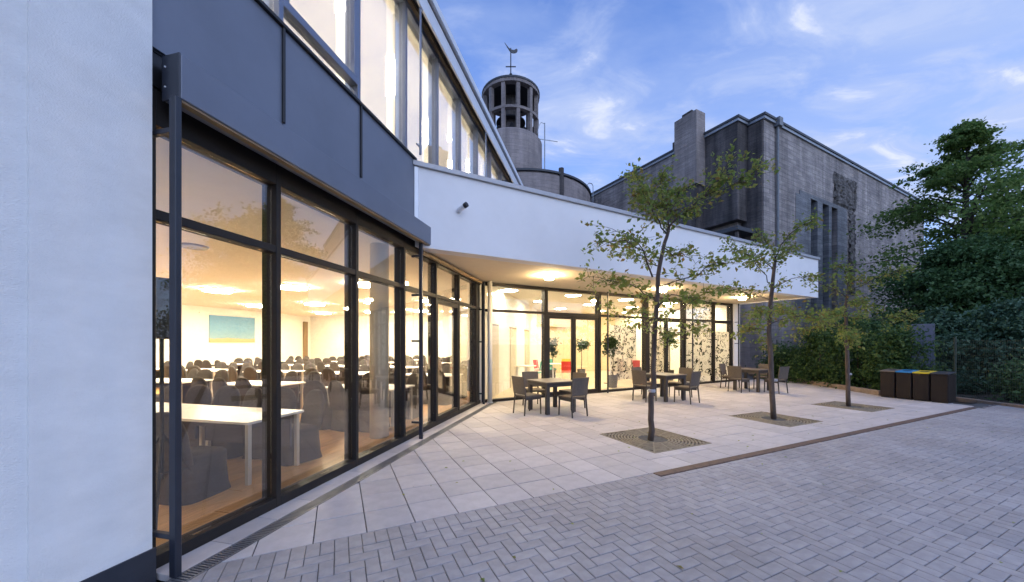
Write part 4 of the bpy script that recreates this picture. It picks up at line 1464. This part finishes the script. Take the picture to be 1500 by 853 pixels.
MB().lathe([(.001, ZL3 + 1.65), (.12, ZL3 + 1.77), (.001, ZL3 + 1.89)], 10).build('ball', M['lead'], v)
wc = [(-.55, .42), (-.42, .30), (-.2, .12), (.05, .05), (.30, .1), (.5, .28), (.62, .22), (.58, .02), (.42, -.12), (.2, -.2), (0, -.2), (-.12, -.1), (-.3, .1)]
b = MB()
n = len(wc)
b.add([(x, -.025, z + ZL3 + 3.75) for x, z in wc] + [(x, .025, z + ZL3 + 3.75) for x, z in wc],
      [tuple(range(n)), tuple(range(2 * n - 1, n - 1, -1))] + [(i, n + i, n + (i + 1) % n, (i + 1) % n) for i in range(n)])
b.rot(R(25)).build('weathercock', M['lead'], v)
# round apse drum at the foot of the tower
DRM = thing('apse_drum', 'broad round stone drum at the foot of the bell tower', 'church apse', (.95, 33, 0))
MB().lathe([(6.0, -.06), (6.0, 14.2), (5.9, 14.4)], 64).build('wall', M['tower'], DRM, smooth=True)
MB().lathe([(6.08, 14.402), (6.08, 14.55), (0.4, 14.9)], 64).build('roof', M['lead'], DRM)
MB().lathe([(.2, 12.5), (.2, 14.9)], 8, 5.95 * math.cos(R(-62)), 5.95 * math.sin(R(-62))).build('downpipe', M['churchdark'], DRM)
t = thing('antenna_mast', 'thin antenna mast with crossbar beside the round bell tower', 'antenna', (2.6, 29, 14.4))
MB().tube([(0, 0, -1), (0, 0, 4.7)], .045, 8).build('mast', M['zinc'], t)
MB().box(-1.2, 1.1, -.02, .02, 3.35, 3.40).rot(R(15)).build('crossbar', M['zinc'], t)
MB().tube([(0, 0, 4.65), (-.3, 0, 4.75), (-.45, 0, 4.5), (-.6, 0, 3.9)], .025, 6).build('hook', M['zinc'], t)
t = thing('vent_hoop', 'small bent vent pipe on the roof between drum and church', 'vent pipe', (7.1, 32, 13.2))
MB().tube([(0, 0, 0), (0, 0, 2.2), (-.12, 0, 2.42), (-.35, 0, 2.45), (-.5, 0, 2.3), (-.5, 0, 1.6)], .04, 8).build('pipe', M['zinc'], t)

# ================================================================== YOUNG TREES
def young_tree(base, branches, label, leaf_n, seed, trunk_r):
    """branches: list of (polyline of (dx, z, dy)), r0, leaves?)"""
    rs = np.random.default_rng(seed)
    t = thing('young_tree', label, 'tree', (*base, 0), 0, 'young trees in the terrace')
    tr = MB()
    P, Dr = [], []
    for path, r0, lf in branches:
        pts = [Vector((x, y, z)) for x, z, y in path]
        # wiggle
        out = [pts[0]]
        for a, b_ in zip(pts[:-1], pts[1:]):
            for f in (.33, .66, 1.0):
                p = a.lerp(b_, f)
                if f < 1: p += Vector(rs.normal(size=3)) * (.018 if lf else .007)
                out.append(p)
        rad = [max(.004, r0 * (1 - .75 * i / (len(out) - 1))) if lf else r0 * (1 - .45 * i / (len(out) - 1)) for i in range(len(out))]
        tr.tube(out, [q_ * (.72 if lf else 1) for q_ in rad], 8 if r0 > .02 else 5)
        if not lf: continue
        # twigs with leaves
        L = [(out[i + 1] - out[i]).length for i in range(len(out) - 1)]
        nt_ = max(4, int(sum(L) * lf * 1.9))
        for k in range(nt_):
            f = rs.random() ** .7
            idx = min(len(out) - 2, int(f * (len(out) - 1)))
            p = out[idx].lerp(out[idx + 1], rs.random())
            d = (out[idx + 1] - out[idx]).normalized() * .6 + Vector(rs.normal(size=3)) * .75
            d.z = d.z * .55 + .08
            d.normalize()
            tl = .14 + .22 * rs.random()
            e = p + d * tl + Vector((0, 0, -.05 * rs.random()))
            tr.tube([p, p.lerp(e, .5) + Vector(rs.normal(size=3)) * .012, e], [.004, .003, .002], 4, cap=False)
            for m in range(leaf_n + 6):
                g_ = .25 + .8 * rs.random()
                P.append(p.lerp(e, g_) + Vector(rs.normal(size=3)) * .045)
                Dr.append(d)
    tr.build('trunk', M['bark'], t, smooth=True)
    MB().lathe([(trunk_r * .95, .80), (trunk_r * 1.02, .81), (trunk_r * 1.02, .84), (trunk_r * .95, .85)], 14, .022, 0).build('tie_band', M['coping'], t)
    link_mesh('crown', leaf_mesh('crown', np.array([tuple(p) for p in P]), .074, M['leaf'], flat=.1, aspect=.58, dirs=np.array([tuple(d) for d in Dr])), t, kind='stuff')


# tree 1: x offsets from trunk foot, heights, depth
f1 = 87.7
def px1(l, x0, sc_, y_list=None):
    return [((x - x0) / sc_, (503 - y) / sc_ + 1.62 if y < 640 else 0.0, dy) for x, y, dy in l]
B1 = [
    (px1([(953, 648, 0), (954, 600, 0), (957, 540, 0), (961, 470, .02), (965, 405, .03), (973, 366, .05), (983, 333, .08)], 953, f1), .052, 0),
    (px1([(983, 333, .08), (1000, 314, .0), (1025, 293, -.1), (1045, 268, -.15), (1070, 232, -.2)], 953, f1), .026, 14),
    (px1([(1025, 293, -.1), (1060, 280, -.3), (1088, 262, -.45)], 953, f1), .014, 16),
    (px1([(983, 333, .08), (985, 300, .15), (976, 270, .3), (982, 247, .35)], 953, f1), .022, 20),
    (px1([(980, 340, .08), (955, 318, -.1), (935, 290, -.2), (926, 270, -.3)], 953, f1), .018, 19),
    (px1([(984, 310, .1), (960, 285, .3), (950, 262, .5)], 953, f1), .014, 20),
    (px1([(985, 305, .1), (1005, 280, .35), (1018, 258, .5)], 953, f1), .013, 17),
    (px1([(957, 405, .03), (937, 372, -.2), (905, 360, -.35), (868, 365, -.5)], 953, f1), .022, 9),
    (px1([(937, 372, -.2), (915, 345, -.1), (880, 332, -.05)], 953, f1), .013, 8),
    (px1([(968, 390, .03), (950, 365, .4), (925, 355, .7)], 953, f1), .014, 8),
    (px1([(975, 362, .05), (990, 372, .1), (1010, 362, .3), (1042, 378, .5)], 953, f1), .016, 8),
    (px1([(963, 420, .03), (1000, 410, -.3), (1030, 393, -.4), (1055, 386, -.5)], 953, f1), .016, 8),
    (px1([(961, 440, .03), (930, 425, -.2), (895, 418, -.35), (852, 412, -.45)], 953, f1), .018, 10),
    (px1([(961, 450, .03), (995, 428, .3), (1030, 430, .5), (1068, 437, .7)], 953, f1), .018, 9),
    (px1([(960, 470, .02), (985, 455, -.3), (1015, 430, -.5)], 953, f1), .012, 6),
    (px1([(958, 490, .02), (935, 470, .3), (905, 450, .5)], 953, f1), .012, 6),
    (px1([(958, 500, .02), (975, 490, -.25), (1005, 482, -.4)], 953, f1), .010, 9),
    (px1([(958, 480, .02), (940, 478, -.3), (925, 455, -.5)], 953, f1), .010, 6),
]
young_tree((2.32, 6.12), B1, 'tallest young tree with thin leaning trunk nearest the camera', 5, 3, .06)
f2 = 535 / 7.88
def mk(px, x0, f, y0): return [((x - x0) / f, 0.0 if y > y0 - 3 else (503 - y) / f + 1.62, dy) for x, y, dy in px]
q2 = lambda l: mk(l, 1132, f2, 613)
B2 = [
    (q2([(1132, 613, 0), (1129, 560, 0), (1126, 500, 0), (1127, 450, 0), (1131, 410, 0), (1135, 385, .03)]), .055, 0),
    (q2([(1135, 385, .03), (1142, 360, 0), (1155, 340, -.2), (1178, 324, -.3)]), .02, 12),
    (q2([(1133, 395, 0), (1120, 375, .2), (1105, 362, .4), (1090, 355, .5)]), .016, 10),
    (q2([(1134, 390, 0), (1150, 378, .3), (1180, 360, .5), (1190, 348, .6)]), .015, 10),
    (q2([(1130, 420, 0), (1105, 400, -.2), (1080, 380, -.4), (1068, 378, -.4)]), .015, 9),
    (q2([(1130, 425, 0), (1155, 410, -.3), (1185, 408, -.5)]), .013, 6),
    (q2([(1129, 440, 0), (1100, 425, .3), (1075, 415, .6)]), .013, 9),
    (q2([(1128, 455, 0), (1150, 445, .3), (1180, 455, .6), (1200, 462, .7)]), .014, 12),
    (q2([(1128, 462, 0), (1100, 455, -.3), (1080, 470, -.5)]), .012, 12),
    (q2([(1127, 475, 0), (1148, 465, -.4), (1170, 470, -.6)]), .012, 12),
    (q2([(1127, 485, 0), (1110, 478, .4), (1095, 490, .6)]), .010, 12),
    (q2([(1127, 490, 0), (1140, 500, .2), (1135, 510, .3)]), .008, 10),
    (q2([(1136, 385, 0), (1140, 355, .3), (1130, 335, .4)]), .013, 10),
]
young_tree((5.63, 7.86), B2, 'middle young tree standing in front of the white wall end', 5, 5, .055)
f3 = 535 / 9.42
q3 = lambda l: mk(l, 1242, f3, 596)
B3 = [
    (q3([(1242, 596, 0), (1241, 550, 0), (1239, 500, 0), (1238, 460, 0), (1240, 425, 0)]), .05, 0),
    (q3([(1240, 425, 0), (1245, 405, .1), (1240, 385, .2)]), .016, 14),
    (q3([(1240, 430, 0), (1262, 412, -.3), (1292, 400, -.5)]), .014, 12),
    (q3([(1239, 435, 0), (1220, 415, .3), (1200, 400, .6)]), .014, 9),
    (q3([(1239, 445, 0), (1270, 442, .3), (1310, 448, .6)]), .014, 13),
    (q3([(1239, 455, 0), (1205, 460, -.4), (1170, 470, -.6)]), .014, 14),
    (q3([(1238, 465, 0), (1265, 470, -.4), (1295, 465, -.7)]), .012, 13),
    (q3([(1238, 475, 0), (1215, 478, .4), (1190, 490, .7)]), .012, 13),
    (q3([(1238, 485, 0), (1255, 480, .4), (1280, 490, .6)]), .010, 12),
    (q3([(1238, 480, 0), (1225, 490, -.4), (1205, 500, -.7)]), .010, 13),
    (q3([(1239, 450, 0), (1250, 455, .6), (1262, 460, 1.0)]), .010, 12),
]
young_tree((8.68, 9.42), B3, 'slim young tree farthest back between hedge and bins', 5, 9, .05)

# ================================================================== LARGE TREES AND SHRUBS
def big_tree(loc, h, crown0, prof, label, leaf_m, n_br, n_leaf, leaf, seed, droop=.15, bark='barkdark', cat='tree', group=None, tr_r=.25, spray=.55):
    rs = np.random.default_rng(seed)
    t = thing('broad_tree', label, cat, (*loc, -.06), 0, group)
    tr = MB()
    tr.tube([(0, 0, 0), (.05, .02, h * .3), (-.04, .05, h * .6), (.03, 0, h * .97)], [tr_r, tr_r * .8, tr_r * .5, .03], 10)
    Ps = []
    for k in range(n_br):
        z = crown0 + (h - crown0) * ((k + rs.random()) / n_br) ** .9
        s = (z - crown0) / (h - crown0)
        Rm = prof(s) * (.75 + .4 * rs.random())
        a = rs.random() * 2 * math.pi
        d = np.array([math.cos(a), math.sin(a), 0])
        e = np.array([0, 0, z]) + d * Rm + np.array([0, 0, Rm * (.22 - droop * 2 * rs.random())])
        m_ = np.array([0, 0, z]) * .5 + e * .5 + np.array([0, 0, .12 * Rm])
        b0 = np.array([0, 0, max(crown0 * .6, z - .25 * Rm)])
        tr.tube([tuple(b0), tuple(m_), tuple(e)], [.05 + .02 * Rm * tr_r, .03, .012], 5, cap=False)
        nc = max(3, int(3 + Rm * 2.2))
        for c in range(nc):
            f = .30 + .75 * rs.random()
            cen = (b0 * (1 - f) ** 2 + 2 * m_ * f * (1 - f) + e * f * f) if f <= 1 else e
            cen = cen + rs.normal(size=3) * np.array([.16, .16, .07]) * Rm
            nl = int(n_leaf / (n_br * nc) * (.6 + .8 * rs.random()))
            q = rs.normal(size=(nl, 3)) * np.array([spray, spray, spray * .34]) * (.6 + .16 * Rm)
            q[:, 2] -= .12 * (q[:, 0] ** 2 + q[:, 1] ** 2)
            Ps.append(cen + q)
    P = np.concatenate(Ps)
    tr.build('trunk', M[bark], t)
    link_mesh('crown', leaf_mesh('crown', P, leaf, M[leaf_m], flat=.12, aspect=.6), t, kind='stuff')
    return t


def shrub(loc, rx, ry, h, label, leaf_m, n, leaf, seed, cat='shrub', group=None, name='garden_shrub'):
    rs = np.random.default_rng(seed)
    t = thing(name, label, cat, (*loc, -.06), rs.random() * 6, group)
    st = MB()
    Ps = []
    nc = int(26 + 14 * rx * ry)
    for k in range(nc):
        d = rs.normal(size=3); d[2] = abs(d[2]); d /= np.linalg.norm(d)
        r_ = .5 + .5 * rs.random() ** .6
        cen = d * np.array([rx, ry, h * .92]) * r_
        cen[2] = max(.15, cen[2])
        if k < 14: st.tube([(0, 0, 0), tuple(cen * .5 + np.array([0, 0, .1])), tuple(cen)], [.03, .018, .006], 5, cap=False)
        nl = int(n / nc)
        q = rs.normal(size=(nl, 3)) * np.array([.24, .24, .15]) * (.7 + .5 * rs.random())
        Ps.append(cen + q)
    P = np.concatenate(Ps); P[:, 2] = np.maximum(P[:, 2], .03)
    st.build('stem', M['barkdark'], t)
    link_mesh('foliage', leaf_mesh('foliage', P, leaf, M[leaf_m], flat=.1, aspect=.55), t, kind='stuff')


big_tree((25.3, 20.3), 13.9, 4.0, lambda s: min(4.0, 6.9 * (1 - s)) + .2, 'tall green broadleaf tree rising above the church roof line at right', 'leafbig', 78, 23000, .19, 11, spray=.32, tr_r=.3)
big_tree((21.7, 17.4), 6.5, 1.0, lambda s: 3.6 * (1 - s ** 1.6) + .4, 'dark layered evergreen tree in front of the church wall', 'leafdark', 60, 60000, .15, 12, droop=.22, spray=.55, tr_r=.2)
big_tree((26.3, 17.5), 7.6, 1.2, lambda s: 4.4 * (1 - s ** 1.5) + .4, 'dark evergreen tree at the right edge beyond the fence', 'leafdark', 60, 50000, .17, 13, droop=.2, spray=.6, tr_r=.25)
big_tree((31.2, 20.6), 13.0, 3.0, lambda s: min(4.4, 8 * (1 - s)) + .3, 'tall broadleaf tree at the right edge behind the evergreens', 'leafbig', 80, 25000, .20, 14, spray=.36, tr_r=.3)
big_tree((24.5, 7.0), 6.0, 1.4, lambda s: 2.6 * (1 - s) ** .6 + .5, 'small broadleaf tree beyond the fence nearest the camera', 'leafbig', 60, 30000, .22, 15, spray=.6, tr_r=.25)

SG = 'shrubs of the hedge behind the terrace'
shrub((12.55, 16.6), .8, 1.0, 2.25, 'dark shrub at the left end of the hedge by the church wall', 'leafbush', 7000, .10, 21, group=SG)
shrub((12.55, 14.9), .85, 1.0, 2.5, 'dense hedge shrub behind the bare middle of the stone border', 'leafbush', 8000, .10, 22, group=SG)
shrub((12.6, 13.3), .85, 1.0, 2.85, 'tallest hedge shrub behind the farthest young tree', 'leafbush', 8000, .10, 23, group=SG)
shrub((12.75, 11.95), .75, .9, 2.5, 'hedge shrub right behind the waste bins', 'leafbush', 7000, .10, 24, group=SG)
SB = 'blue green shrubs beyond the fence'
shrub((15.6, 13.4), 1.5, 1.3, 3.2, 'tall blue green shrub beyond the fence right of the panel', 'leafteal', 15000, .13, 25, group=SB)
shrub((17.3, 12.6), 1.5, 1.3, 3.4, 'tall blue green shrub beyond the fence at the right edge', 'leafteal', 15000, .13, 26, group=SB)
shrub((15.9, 16.6), 1.5, 1.4, 3.3, 'dark shrub behind the hedge below the layered evergreen', 'leafdark', 11000, .13, 27, group=SB)
shrub((19.4, 14.6), 1.8, 1.6, 3.6, 'broad dark shrub between the two blue green shrubs', 'leafdark', 13000, .15, 28, group=SB)
shrub((15.2, 10.2), .9, .9, 1.2, 'low dark shrub just beyond the fence at right', 'leafdark', 6000, .12, 29, group=SB)
shrub((17.5, 10.8), 1.3, 1.2, 1.7, 'low spreading shrub beyond the fence at the right edge', 'leafdark', 7000, .13, 30, group=SB)

fl_P = np.array([(*T2W(random.uniform(-3, 9), random.uniform(-2.5, 3.5)), .006) for _ in range(150)])
fl_o = link_mesh('fallen_leaf', leaf_mesh('fallen_leaf', fl_P, .04, M['leaf'], flat=4.0), kind='stuff')
tag(fl_o, 'few small dry leaves scattered over slabs and pavers', 'leaves')

fw_P = rng.random((24000, 3)) * np.array([60, 5, 7]) + np.array([18, 34, 0])
fw_P[:, 2] *= .55 + .45 * np.sin(fw_P[:, 0] * .9) * np.cos(fw_P[:, 0] * .37)
fw = link_mesh('far_wood', leaf_mesh('far_wood', fw_P, .7, M['leafdark'], flat=.3), kind='stuff')
tag(fw, 'dark wood closing the view behind the trees at right', 'wood')

t = thing('path_lamp', 'small lit white lamp on a post among the shrubs at the right edge', 'lamp', (22.9, 16.45, -.06))
MB().tube([(0, 0, 0), (0, 0, 1.85)], .04, 8).build('pole', M['black'], t)
MB().box(-.14, .14, -.1, .1, 1.85, 1.97).build('lamp_head', M['farlamp'], t, bevel=.02)
